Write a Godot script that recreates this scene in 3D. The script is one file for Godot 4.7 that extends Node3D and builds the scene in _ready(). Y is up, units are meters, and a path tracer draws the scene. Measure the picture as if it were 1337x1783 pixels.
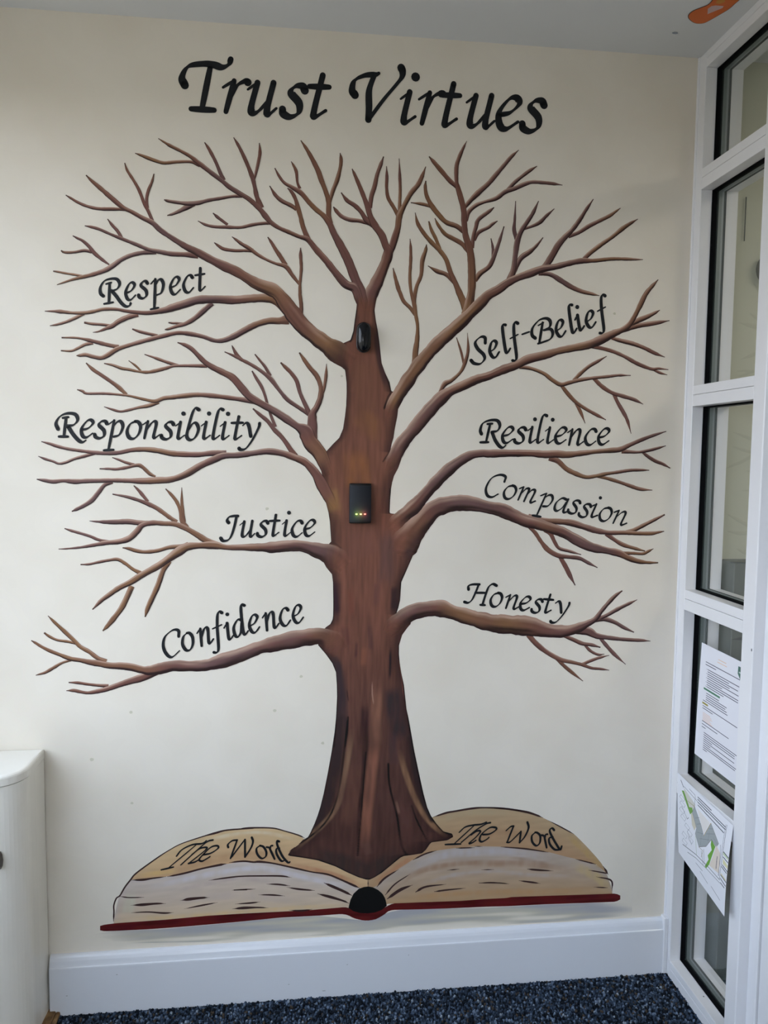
extends Node3D
# A school lobby corner: a cream wall with a hand-painted tree, lettering and book, a white glazed screen
# with sheets of paper on it at the right, a white boxed-in cupboard at the left, a dark carpet.
# The wall of the mural is the plane z = 0, the screen is the plane x = 0, the floor is y = 0. Metres.

# Branches of the painted tree in tenths of a millimetre on the wall: x, y, width, from the base of each branch to its tip.
const LIMBS := [
	["upper left limb", [
		[-8654,16238,476,-8971,16449,521,-9445,16763,392,-9883,17106,389,-10225,17526,387,-10533,17892,323,-10993,18074,269,-11449,18330,237,-11751,18455,236,-12082,18607,199,-12411,18774,165,-12632,18870,143,-12987,19079,125,-13222,19232,133,-13398,19387,112,-13632,19495,106,-13865,19617,106,-14068,19710,99,-14327,19918,105,-14556,20111,93,-14755,20276,75,-14882,20400,29],
		[-13397,19431,77,-13483,19634,77,-13583,19835,82,-13696,20124,76,-13825,20351,64,-13953,20549,58,-14009,20721,23],
		[-13496,19722,47,-13523,19926,71,-13476,20134,76,-13400,20314,59,-13348,20507,24],
		[-14025,19668,88,-14302,19661,82,-14622,19655,81,-14881,19702,69,-15082,19780,64,-15224,19861,58,-15343,19928,23],
		[-12352,18687,165,-12693,18688,120,-12991,18691,119,-13228,18727,113,-13494,18770,95,-13758,18869,88,-14050,18975,82,-14341,19081,70,-14601,19187,76,-14774,19230,64,-14933,19252,23],
		[-14094,18988,76,-14193,19161,76,-14308,19288,70,-14416,19430,23],
		[-13317,18708,89,-13584,18698,106,-13879,18627,100,-14116,18514,100,-14323,18358,111,-14501,18248,105,-14765,18149,99,-14999,18081,87,-15233,18014,64,-15437,17939,41,-15582,17883,17],
		[-14999,18096,70,-15172,18125,58,-15403,18155,52,-15547,18179,46,-15662,18190,29],
		[-14396,18385,41,-14555,18497,70,-14727,18638,87,-14841,18781,81,-14983,18907,70,-15098,18961,64,-15207,19015,23],
		[-14785,18665,76,-14958,18688,76,-15162,18644,70,-15336,18628,69,-15436,18639,52,-15473,18673,29],
		[-9930,17351,106,-9915,17566,93,-9946,17841,81,-9946,17882,81,-9947,18096,68,-9917,18463,80,-9933,18766,80,-9933,18955,19],
		[-9962,18095,74,-10133,18303,99,-10287,18495,117,-10533,18561,68,-10747,18644,67,-10961,18756,85,-11143,18885,103,-11325,18983,79,-11446,19068,67,-11560,19147,18],
		[-10287,18525,99,-10410,18717,98,-10533,18894,86,-10624,19042,73,-10716,19173,24],
		[-11052,18843,98,-11265,18835,67,-11508,18825,73,-11749,18852,85,-11869,18916,72,-11974,18992,24],
	]],
	["lower left fork above the word Respect", [
		[-10225,17526,340,-10533,17699,247,-10779,17737,215,-11147,17710,199,-11513,17667,189,-11968,17667,197,-12361,17639,196,-12662,17539,195,-12963,17439,180,-13155,17373,134,-13513,17301,107,-13810,17307,95,-14046,17330,89,-14252,17362,77,-14545,17353,82,-14781,17292,82,-14986,17256,82,-15248,17248,70,-15509,17269,99,-15711,17272,52,-15870,17267,17],
		[-14986,17241,70,-15192,17130,76,-15398,17035,70,-15602,16969,52,-15762,16935,17],
		[-13751,17249,101,-13959,17198,118,-14197,17085,124,-14346,16976,118,-14524,16896,71,-14672,16832,41,-14796,16808,15],
		[-14376,16975,71,-14610,16998,76,-14815,17007,70,-14990,17032,53],
		[-12029,17575,121,-12242,17386,127,-12455,17198,115,-12667,17070,96,-12877,17004,78,-13058,16938,60,-13142,16921,24],
		[-12697,17070,60,-12877,17079,60,-12949,17077,54,-13057,17089,30],
	]],
	["drooping left branch", [
		[-10225,17250,248,-10441,17206,155,-10688,17199,154,-10996,17104,147,-11272,16958,147,-11517,16814,141,-11762,16710,128,-11975,16695,109,-12247,16779,103,-12518,16832,109,-12789,16855,102,-12969,16829,90,-13132,16785,102,-13432,16701,101,-13760,16601,101,-14058,16503,101,-14267,16422,112,-14476,16281,118,-14624,16218,106,-14800,16243,100,-14975,16284,100,-15093,16266,88,-15181,16258,18],
		[-14207,16484,106,-14442,16523,94,-14677,16577,100,-14852,16617,88,-15085,16662,58,-15260,16675,52,-15507,16668,35],
		[-14794,16559,70,-14971,16524,76,-15148,16430,70,-15295,16366,53,-15528,16366,35],
		[-13311,16771,72,-13520,16813,72,-13727,16859,71,-13895,16914,36],
	]],
	["left limb above the word Responsibility", [
		[-9225,13485,287,-9434,13976,349,-9688,14289,363,-9815,14553,346,-10035,14692,195,-10286,14860,188,-10597,15058,187,-10877,15209,180,-11155,15375,185,-11339,15573,178,-11552,15816,169,-11766,15934,147,-12040,16066,140,-12221,16184,121,-12371,16333,109,-12521,16482,109,-12671,16570,96,-12851,16626,30],
		[-9688,14366,316,-9642,14650,246,-9642,14870,221,-9611,15028,157,-9533,15155,139,-9439,15407,132,-9440,15658,107,-9536,15906,113,-9693,16089,100,-9819,16257,88,-9960,16461,37],
		[-9408,15439,63,-9346,15660,76,-9309,15942,76,-9301,16207,13],
		[-9674,14933,126,-9816,15212,100,-9942,15492,88,-10021,15771,94,-10162,15970,94,-10286,16091,87,-10410,16212,37],
		[-9721,14979,113,-10036,15177,94,-10255,15330,94,-10442,15544,87,-10659,15819,112,-10906,16015,86,-11152,16163,86,-11367,16266,74,-11550,16354,61,-11748,16435,24],
		[-10659,15881,81,-10782,16095,74,-10905,16246,62,-11028,16397,31],
		[-11321,16236,74,-11458,16371,86,-11534,16507,55,-11573,16592,18],
		[-11031,15253,124,-11278,15295,123,-11616,15336,117,-11983,15375,116,-12379,15399,109,-12743,15361,109,-12985,15326,103,-13179,15301,102,-13390,15226,96,-13630,15262,72,-13838,15310,66,-14017,15346,60,-14284,15372,59,-14580,15387,65,-14963,15380,65,-15050,15430,71,-15182,15466,23],
		[-13301,15203,78,-13542,15117,90,-13782,15067,66,-14022,15001,66,-14201,14968,60,-14379,15011,53,-14570,15074,18],
		[-14046,15367,77,-14222,15531,101,-14397,15664,89,-14631,15825,89,-14806,15942,88,-14964,16095,29],
		[-12161,16088,97,-12464,16087,73,-12797,16079,66,-12978,16060,66,-13141,16010,90,-13381,15944,90,-13561,15909,78,-13770,15920,54,-13978,15961,71,-14155,15987,83,-14361,16058,65,-14553,16093,24],
		[-13710,15936,54,-13828,16055,54,-13989,16172,18],
		[-12839,16078,78,-13079,16149,78,-13288,16220,78,-13437,16271,54,-13621,16327,24],
	]],
	["left limb below the word Responsibility", [
		[-9078,12670,192,-9223,12926,271,-9383,13213,286,-9559,13530,222,-9813,13798,183,-10097,13922,164,-10379,14014,144,-10723,14057,156,-11097,14006,143,-11469,13955,155,-11778,13937,160,-12024,13841,160,-12332,13697,159,-12640,13508,159,-12885,13397,164,-13111,13342,164,-13293,13335,164,-13656,13314,145,-14017,13318,120,-14407,13325,102,-14705,13314,101,-15002,13306,107,-15269,13289,118,-15535,13309,88,-15771,13286,106,-15975,13315,82,-16144,13341,23],
		[-11716,14015,111,-12085,13996,141,-12391,13962,128,-12757,13967,134,-13043,13986,139,-13345,14045,139,-13646,14073,114,-13946,14054,108,-14246,13989,108,-14545,13971,95,-14841,13989,89,-15137,14026,83,-15430,14068,76,-15664,14127,82,-15838,14186,64,-16018,14232,23],
		[-14783,13968,71,-15021,13905,83,-15288,13825,71,-15467,13747,65,-15629,13715,59,-15760,13766,59,-15934,13819,64,-16094,13885,18],
		[-13398,13424,42,-13533,13486,85,-13712,13655,90,-13831,13691,84,-14072,13636,78,-14312,13594,66,-14491,13602,66,-14700,13600,30],
		[-13891,13700,72,-14100,13759,72,-14249,13820,60,-14403,13871,24],
		[-14407,13294,102,-14588,13216,101,-14740,13029,107,-14892,12843,107,-15073,12719,101,-15223,12641,83,-15358,12576,24],
		[-10034,13938,126,-10160,14095,119,-10286,14282,107,-10411,14438,100,-10567,14590,106,-10722,14791,106,-10908,14944,87,-11078,15091,37],
		[-10536,14653,75,-10629,14886,75,-10675,15026,68],
		[-10728,15197,68,-10799,15444,68,-10876,15629,80,-10999,15827,74,-11097,15995,37],
	]],
	["left limb under the word Justice", [
		[-8812,11182,485,-9007,11378,563,-9200,11509,514,-9489,11607,384,-9904,11722,293,-10285,11723,285,-10601,11692,290,-10915,11693,201,-11292,11695,163,-11697,11696,137,-12008,11745,186,-12348,11746,154,-12656,11716,185,-12885,11590,215,-13101,11433,190,-13348,11260,159,-13594,11120,152,-13809,10995,152,-14024,10854,152,-14298,10715,121,-14543,10543,109,-14727,10403,90,-14926,10194,30],
		[-12638,11779,123,-12792,11732,104,-13099,11702,104,-13374,11624,98,-13679,11594,97,-13891,11626,91,-14042,11674,79,-14198,11697,24],
		[-11852,11729,124,-12007,11777,155,-12223,11873,154,-12469,12032,135,-12713,12174,129,-12957,12269,122,-13214,12285,128,-13488,12300,140,-13731,12238,121,-13854,12097,139,-14038,11925,157,-14280,11847,120,-14582,11817,108,-14882,11762,84,-15182,11710,60,-15480,11680,42,-15682,11671,18],
		[-13579,12300,109,-13791,12300,121,-14062,12332,133,-14333,12322,126,-14573,12322,108,-14782,12332,54,-14955,12347,15],
		[-14521,11842,90,-14760,11895,72,-14938,11974,72,-15175,12052,71,-15382,12115,65,-15535,12167,24],
		[-12908,12316,104,-13090,12442,98,-13362,12645,103,-13573,12754,109,-13843,12862,84,-14113,12939,72,-14412,12994,36],
		[-13587,12816,73,-13721,12987,85,-13810,13096,66,-13914,13204,24],
		[-12680,12174,135,-12786,12347,104,-12829,12599,79,-12903,12803,79,-13024,12974,73,-13168,13130,30],
		[-12755,12316,123,-12769,12536,86,-12787,12819,73,-12787,13163,12],
		[-13777,11074,103,-13958,11170,85,-14138,11313,85,-14318,11414,84,-14529,11394,78,-14770,11348,72,-14981,11302,66,-15184,11294,30],
		[-13995,10759,140,-14120,10475,134,-14246,10223,134,-14432,9971,133,-14586,9783,103,-14694,9664,36],
		[-13102,11370,123,-13242,11149,122,-13385,10753,129,-13542,10405,128,-13637,10183,116,-13691,9992,31],
	]],
	["left limb under the word Confidence", [
		[-8893,9035,488,-9099,9270,616,-9381,9440,436,-9768,9414,418,-10185,9350,448,-10568,9265,382,-10950,9174,333,-11394,9003,363,-11836,8866,362,-12244,8761,297,-12650,8747,265,-13023,8762,279,-13333,8704,278,-13595,8658,231,-13780,8679,184,-14024,8749,184,-14268,8786,171,-14542,8802,170,-14814,8862,158,-15026,8899,133,-15236,8951,115,-15476,8998,114,-15714,9098,90,-15950,9204,84,-16127,9303,77,-16244,9384,65,-16361,9459,24],
		[-15446,8956,60,-15658,8896,66,-15870,8774,78,-16052,8667,72,-16172,8631,48,-16277,8602,15],
		[-14632,8890,152,-14842,9007,103,-15021,9154,109,-15229,9285,96,-15376,9447,96,-15582,9657,102,-15816,9897,72,-15961,10057,15],
		[-15318,9367,78,-15527,9418,72,-15766,9460,66,-15943,9552,66,-16060,9643,42],
		[-13379,8686,216,-13535,8592,210,-13782,8485,191,-14091,8396,159,-14367,8306,141,-14613,8222,128,-14827,8173,109,-15070,8137,85,-15251,8168,85,-15402,8204,84,-15576,8202,18],
		[-14581,8295,91,-14824,8317,73,-15096,8356,73,-15307,8394,78,-15518,8405,30],
	]],
	["long top limb leaning left", [
		[-8455,17613,158,-8519,17796,208,-8622,18040,221,-8843,18134,207,-9095,18402,175,-9315,18669,162,-9564,18933,143,-9764,19153,124,-9980,19219,99,-10226,19315,98,-10440,19396,92,-10624,19508,110,-10776,19667,140,-10897,19811,116,-11139,20024,115,-11381,20161,115,-11621,20298,114,-11800,20438,108,-12038,20603,102,-12305,20795,107,-12511,20946,95,-12717,21052,83,-12964,21162,88,-13110,21241,53,-13241,21315,18],
		[-12288,20752,89,-12495,20824,71,-12821,20807,77,-13116,20768,88,-13321,20810,94,-13496,20865,82,-13641,20915,64,-13772,20952,18],
		[-11740,20441,108,-11814,20585,84,-11917,20830,78,-12006,21002,78,-12094,21159,66,-12182,21286,24],
		[-10867,19842,140,-10973,20106,109,-11018,20313,103,-11077,20548,103,-11182,20810,97,-11287,21041,84,-11406,21270,72,-11510,21435,18],
		[-11032,20491,42,-10986,20671,67,-10931,20912,79,-10895,21121,79,-10909,21342,18],
		[-11321,20105,91,-11562,20078,78,-11832,20021,78,-12102,19964,84,-12342,19893,108,-12580,19867,101,-12788,19878,77,-13037,19905,71,-13125,19930,24],
		[-12432,19874,119,-12563,19809,131,-12742,19703,101,-12921,19615,65,-13056,19571,24],
		[-10654,19507,92,-10868,19483,79,-11081,19443,79,-11354,19372,79,-11656,19365,85,-11957,19361,78,-12167,19396,72,-12351,19477,18],
		[-11656,19418,72,-11776,19503,72,-11895,19587,72,-12000,19677,24],
		[-9748,19138,136,-9872,19436,111,-9934,19674,99,-9996,19882,105,-10058,20090,86,-10150,20251,80,-10248,20336,24],
		[-10027,19851,98,-10165,19935,98,-10379,20030,98,-10532,20157,85,-10669,20366,24],
	]],
	["golden top limb", [
		[-8391,17553,158,-8415,17769,221,-8480,17983,240,-8624,18296,233,-8784,18689,226,-8974,19048,194,-9131,19316,156,-9241,19554,137,-9381,19729,124,-9567,19872,117,-9735,20030,117,-9920,20232,117,-10135,20356,92,-10318,20452,79,-10440,20595,67,-10547,20783,24],
		[-9225,19555,137,-9264,19765,124,-9265,20067,124,-9337,20305,111,-9446,20570,117,-9522,20776,117,-9676,21067,98,-9800,21269,80,-9934,21455,24],
		[-9234,20053,74,-9167,20313,99,-9060,20589,99,-8984,20894,87,-8970,21075,87,-8995,21217,19],
		[-9951,20335,74,-10012,20482,61,-10037,20720,74,-10105,20866,55,-10160,20958,18],
	]],
	["top limb leaning right", [
		[-8276,17494,190,-8241,17743,285,-8204,17946,329,-8117,18129,304,-7962,18474,254,-7839,18787,260,-7809,18973,228,-7874,19093,177,-7971,19334,171,-8131,19541,170,-8259,19780,138,-8323,19990,126,-8419,20228,113,-8547,20524,94,-8642,20731,75,-8705,20863,25],
		[-8260,19962,100,-8231,20237,113,-8155,20483,107,-8095,20758,94,-8019,20974,94,-7943,21189,25],
		[-8131,19526,139,-8352,19684,126,-8479,19861,107,-8636,20006,106,-8824,20118,94,-8965,20293,25],
		[-8194,19584,126,-8508,19647,94,-8759,19666,100,-8946,19734,94,-9072,19849,87,-9150,19952,31],
		[-7792,18881,159,-7715,19069,171,-7639,19317,171,-7578,19535,140,-7549,19781,158,-7472,19968,127,-7379,20155,114,-7255,20375,114,-7099,20565,121,-7006,20753,95,-6908,21007,19],
		[-7534,19843,95,-7537,20117,82,-7531,20422,82,-7544,20726,76,-7565,21164,16],
		[-7565,19811,108,-7694,20019,95,-7823,20226,88,-7863,20467,82,-7859,20710,76,-7871,20966,19],
	]],
	["long right limb rising from the trunk", [
		[-7766,14931,161,-7672,15187,309,-7539,15443,339,-7356,15731,339,-7102,16117,339,-6848,16438,308,-6561,16761,308,-6241,17054,309,-5952,17315,310,-5728,17542,278,-5439,17835,262,-5288,17992,243,-5029,18142,237,-4802,18308,204,-4541,18443,172,-4213,18565,186,-3951,18670,173,-3586,18746,147,-3254,18838,141,-2921,18914,134,-2585,18933,101,-2147,18992,95,-1773,19006,82,-1534,19006,61,-1295,19009,17],
		[-3982,18621,166,-3821,18785,166,-3661,19043,160,-3534,19269,160,-3373,19465,147,-3179,19662,114,-2986,19922,107,-2827,20180,94,-2650,20440,20],
		[-3274,19500,100,-3010,19606,94,-2747,19775,101,-2482,19913,101,-2217,20051,95,-2052,20168,61,-1936,20253,17],
		[-2855,18964,114,-2659,19146,115,-2396,19347,108,-2131,19532,102,-1868,19750,109,-1669,19885,88,-1469,20005,17],
		[-4014,18572,113,-3714,18552,107,-3443,18419,127,-3170,18270,121,-2898,18168,115,-2626,18113,81,-2414,18072,17],
		[-4753,18341,198,-4662,18659,132,-4621,19006,132,-4579,19321,145,-4487,19575,112,-4344,19799,105,-4202,20024,99,-4061,20326,20],
		[-4406,19640,72,-4210,19711,79,-4014,19814,99,-3853,19977,79,-3653,20158,20],
		[-4590,19351,112,-4668,19598,92,-4658,19848,72,-4646,20299,20],
		[-4676,18532,132,-4582,18756,139,-4455,18949,132,-4260,19083,112,-4098,19231,79,-3922,19448,27],
	]],
	["upright branch of the right limb", [
		[-5841,17491,261,-5765,17793,222,-5721,18045,189,-5711,18338,196,-5736,18806,195,-5791,19115,182,-5894,19422,155,-5932,19730,142,-5954,20037,142,-6040,20341,135,-6108,20553,129,-6143,20704,90,-6149,21041,103,-6089,21257,96,-5997,21476,77,-5904,21663,13],
		[-6108,20553,116,-6303,20696,115,-6499,20900,115,-6693,21104,108,-6832,21248,32],
		[-5938,20069,97,-5780,20261,116,-5590,20455,129,-5345,20682,123,-5155,20907,110,-4965,21133,98,-4775,21358,91,-4597,21521,20],
		[-5894,19762,110,-5824,19982,97,-5649,20144,97,-5456,20230,84,-5143,20337,98,-4918,20503,111,-4692,20591,111,-4433,20712,105,-4237,20774,92,-3974,20775,92,-3710,20763,79,-3460,20738,17],
		[-4870,20536,91,-4695,20730,92,-4503,20894,85,-4310,21043,85,-4123,21161,20],
		[-5928,19498,117,-6124,19628,116,-6383,19710,122,-6578,19886,128,-6741,20078,128,-6872,20302,108,-6914,20513,83,-6903,20673,25],
		[-6773,20076,96,-6997,20118,83,-7268,20136,25],
		[-5805,19037,130,-5987,19216,117,-6215,19331,110,-6410,19431,97,-6574,19624,77,-6667,19796,19],
		[-5719,19118,91,-5699,19399,97,-5638,19618,97,-5577,19807,97,-5331,20004,91,-5187,20119,26],
		[-5681,19306,97,-5571,19497,91,-5323,19632,85,-5227,19714,85,-5092,19797,26],
		[-5629,18325,98,-5518,18502,131,-5303,18666,118,-5208,18826,118,-5115,19080,105,-5038,19302,85,-4926,19674,33],
		[-5193,18889,85,-5198,19139,72,-5252,19371,20],
		[-5843,17570,163,-5929,17819,163,-6030,18035,150,-6132,18261,143,-6266,18537,116,-6368,18813,116,-6532,19024,116,-6728,19201,109,-6923,19409,102,-7086,19648,89,-7154,19906,19],
		[-6533,19054,97,-6633,19298,90,-6749,19509,83,-6816,19715,32],
		[-6148,18276,117,-6362,18455,110,-6589,18525,110,-6822,18646,19],
	]],
	["slender upright branch", [
		[-7182,16051,194,-7121,16274,162,-7102,16558,148,-7064,16874,110,-7059,17188,84,-7104,17437,90,-7139,17654,96,-7190,17856,90,-7241,18066,83,-7267,18376,77,-7250,18748,83,-7254,19056,70,-7273,19277,19],
		[-7139,17623,90,-7151,17810,96,-7098,18133,90,-6989,18417,103,-6962,18759,109,-6885,19009,90,-6862,19159,26],
		[-7120,17452,90,-7251,17620,96,-7413,17770,90,-7512,17985,89,-7544,18056,102,-7627,18332,83,-7684,18562,25],
	]],
	["right limb under the word Self-Belief", [
		[-7784,13607,194,-7625,13882,363,-7428,14266,350,-7115,14654,325,-6827,15010,326,-6506,15366,320,-6216,15595,262,-5858,15762,237,-5532,15913,218,-5246,16000,211,-4885,16159,226,-4522,16291,213,-4232,16439,228,-3793,16556,199,-3426,16671,185,-3057,16751,179,-2686,16832,209,-2390,16946,232,-2095,17097,195,-1798,17229,143,-1614,17359,136,-1471,17577,129,-1330,17866,136,-1190,18154,129,-1045,18336,106,-871,18527,23],
		[-1577,17378,113,-1354,17492,129,-1130,17587,114,-944,17682,91,-795,17765,19],
		[-2022,17152,166,-1723,17249,136,-1387,17348,129,-1047,17412,122,-820,17454,99,-525,17509,19],
		[-2055,17027,90,-1865,16978,106,-1484,16899,106,-1176,16800,99,-904,16681,99,-613,16580,19],
		[-2686,16814,97,-2347,16770,105,-2006,16689,98,-1699,16572,98,-1390,16418,99,-1119,16316,92,-926,16267,84,-774,16288,61,-504,16265,19],
		[-926,16267,69,-731,16181,69,-530,16131,15],
		[-4448,16240,103,-4153,16211,96,-3817,16095,96,-3591,15940,104,-3365,15827,119,-3142,15878,104,-2846,15955,97,-2510,16009,90,-2135,16053,83,-1833,16092,68,-1511,16095,19],
		[-3032,15934,90,-2851,16116,97,-2632,16299,90,-2411,16429,83,-2171,16567,19],
		[-2491,15999,90,-2277,15806,106,-2007,15650,98,-1701,15565,99,-1393,15481,92,-1152,15369,19],
		[-1950,15633,106,-1848,15418,99,-1687,15168,99,-1565,14953,84,-1449,14609,15],
		[-3365,15838,97,-3210,15644,97,-2979,15416,105,-2711,15241,90,-2404,15084,91,-2135,14951,23],
		[-2979,15416,75,-2821,15149,83,-2687,14856,15],
		[-6477,15574,78,-6350,15784,131,-6188,15867,98,-5962,16079,79,-5852,16304,92,-5776,16624,85,-5800,17051,13],
		[-5884,16303,52,-5955,16587,65,-6076,16932,20],
	]],
	["right limb under the word Resilience", [
		[-7736,12153,228,-7477,12381,392,-7089,12706,361,-6798,13032,312,-6540,13325,313,-6248,13619,330,-5955,13849,265,-5660,14014,219,-5362,14065,200,-5205,14057,191,-4838,14071,199,-4469,14075,185,-4098,14079,178,-3725,14054,202,-3426,14068,210,-3125,14053,173,-2750,14093,143,-2373,14140,121,-1994,14173,129,-1729,14205,137,-1465,14325,115,-1163,14456,100,-860,14570,92,-498,14684,23],
		[-1689,14158,115,-1459,14142,92,-1228,14138,77,-961,14184,85,-731,14242,77,-494,14310,19],
		[-1112,14128,69,-954,14019,100,-757,13911,100,-560,13839,85,-350,13730,23],
		[-3611,13975,150,-3383,13887,135,-3152,13690,135,-2885,13565,128,-2617,13483,99,-2353,13514,99,-2088,13570,99,-1822,13609,92,-1441,13667,84,-1134,13676,77,-921,13671,23],
		[-2314,13507,84,-2007,13443,92,-1698,13353,84,-1426,13263,100,-1154,13183,100,-816,13155,19],
	]],
	["right limb under the word Compassion", [
		[-7467,11500,590,-7274,11826,689,-6984,12218,559,-6627,12610,429,-6266,12757,414,-5903,12807,432,-5536,12775,384,-5176,12694,335,-4842,12629,352,-4504,12485,335,-4203,12357,318,-3902,12284,300,-3561,12175,282,-3179,12046,250,-2832,11861,266,-2445,11675,237,-2021,11580,184,-1671,11504,185,-1435,11391,155,-1160,11296,124,-886,11257,86,-581,11248,39],
		[-4131,12449,187,-3754,12358,173,-3377,12339,151,-2998,12303,167,-2614,12192,168,-2306,12100,161,-1960,12044,123,-1536,12043,108,-1149,12024,101,-799,12023,101,-606,12053,70,-451,12078,23],
		[-1498,12043,116,-1268,12117,101,-1002,12247,101,-735,12377,93,-449,12518,39],
		[-2036,12025,130,-1799,11858,108,-1563,11727,108,-1250,11633,93,-956,11557,31],
		[-1555,11504,100,-1284,11502,85,-1012,11490,78,-859,11556,78,-725,11619,16],
		[-4125,12230,97,-3933,12047,105,-3777,11826,105,-3583,11605,128,-3314,11457,129,-3047,11418,106,-2741,11380,107,-2509,11267,99,-2236,11128,23],
		[-3256,11419,106,-3096,11160,114,-2976,10936,114,-2823,10667,23],
		[-3673,12156,188,-3518,12009,113,-3399,11789,98,-3281,11641,91,-3014,11566,84,-2687,11472,23],
	]],
	["right limb under the word Honesty", [
		[-7717,9478,330,-7554,9674,495,-7358,9854,463,-7095,10016,414,-6732,10094,416,-6365,10106,418,-5995,9984,376,-5113,9731,448,-4704,9674,478,-4224,9633,508,-3948,9594,475,-3601,9504,380,-3288,9464,330,-2975,9476,296,-2699,9550,245,-2457,9656,175,-2251,9772,147,-2083,9992,119,-1880,10229,113,-1710,10398,99,-1538,10515,35],
		[-2146,9788,119,-1938,9871,99,-1661,10021,106,-1383,10154,92,-1122,10271,18],
		[-2285,9739,119,-2005,9769,120,-1720,9679,106,-1467,9537,99,-1178,9402,28],
		[-2872,9509,230,-2627,9481,231,-2415,9443,210,-2201,9326,155,-1918,9277,127,-1563,9229,106,-1207,9198,93,-957,9183,79,-713,9158,18],
		[-2093,9256,85,-1910,9046,99,-1690,8817,99,-1378,8544,18],
		[-3076,9341,97,-2829,9234,105,-2581,9127,105,-2334,9088,98,-2085,9015,35],
		[-2546,9126,63,-2364,8934,84,-2149,8826,71,-1973,8833,21],
		[-4046,9392,138,-3868,9185,131,-3621,8976,132,-3338,8799,118,-3092,8691,112,-2845,8634,98,-2563,8559,91,-2314,8468,78,-2066,8438,71,-1824,8398,18],
		[-2598,8560,84,-2355,8658,84,-2111,8739,78,-1838,8799,18],
		[-3267,8746,91,-3052,8536,98,-2837,8359,91,-2531,8120,18],
	]],
]
# Left and right edge of the painted trunk, row by row: x, y, x, y.
const TRUNK_ROWS := [-8583,17874,-8064,17892,-8563,17702,-8101,17717,-8580,17516,-8128,17530,-8616,17267,-8094,17282,-8646,17017,-8043,17035,-8714,16798,-8009,16817,-8928,16699,-7996,16723,-8959,16511,-7975,16536,-8878,16233,-7940,16255,-8836,16015,-7858,16036,-8805,15765,-7736,15787,-8801,15576,-7699,15598,-8801,15551,-7683,15573,-8801,15507,-7482,15533,-8803,15419,-7465,15444,-8811,15199,-7511,15221,-8838,14946,-7534,14966,-8884,14629,-7595,14647,-8978,14406,-7625,14423,-9121,14264,-7668,14282,-9279,14088,-7699,14105,-9307,14063,-7685,14080,-9339,14027,-7432,14047,-9405,13944,-7405,13964,-9452,13817,-7443,13835,-9435,13658,-7499,13674,-9387,13468,-7601,13480,-9386,13308,-7645,13319,-9402,13149,-7672,13157,-9314,12861,-7692,12867,-9233,12557,-7701,12559,-9230,12534,-7675,12536,-9223,12489,-7020,12492,-9200,12348,-6788,12348,-9190,12219,-6786,12218,-9176,12026,-6856,12022,-9163,11832,-6945,11825,-9348,11639,-7035,11629,-9411,11429,-7121,11416,-9282,11185,-7223,11171,-9139,11008,-7299,10993,-9112,10812,-7386,10796,-9103,10355,-7410,10335,-9102,10158,-7454,10137,-9105,10001,-7505,9979,-9104,9968,-7326,9943,-9117,9863,-7126,9834,-9171,9749,-7131,9717,-9284,9669,-7206,9635,-9461,9475,-7346,9438,-9476,9212,-7423,9173,-9281,8977,-7423,8939,-9118,8742,-7400,8705,-9025,8507,-7361,8469,-9001,8174,-7284,8131,-8993,7874,-7250,7827,-9007,7540,-7209,7488,-9017,7325,-7157,7269,-9050,6968,-7088,6905,-9127,6432,-6987,6356,-9219,5894,-6865,5803,-9322,5355,-6738,5246,-9408,4996,-6635,4873,-9474,4781,-6537,4647,-9554,4566,-6381,4417,-9641,4370,-6195,4203,-9669,4309,-5960,4129,-9714,4227,-5929,4041,-9826,4141,-6085,3956,-9896,4090,-6504,3921,-9948,4038,-6558,3867,-10140,3902,-6654,3723,-10203,3814,-6755,3635,-10227,3767,-7045,3602,-10175,3743,-7225,3589,-9895,3688,-7315,3553,-9473,3592,-7405,3483,-9013,3402,-7601,3326,-8693,3218,-7798,3169,-8406,3073,-7994,3050,-8209,3002,-8119,2997]
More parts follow.
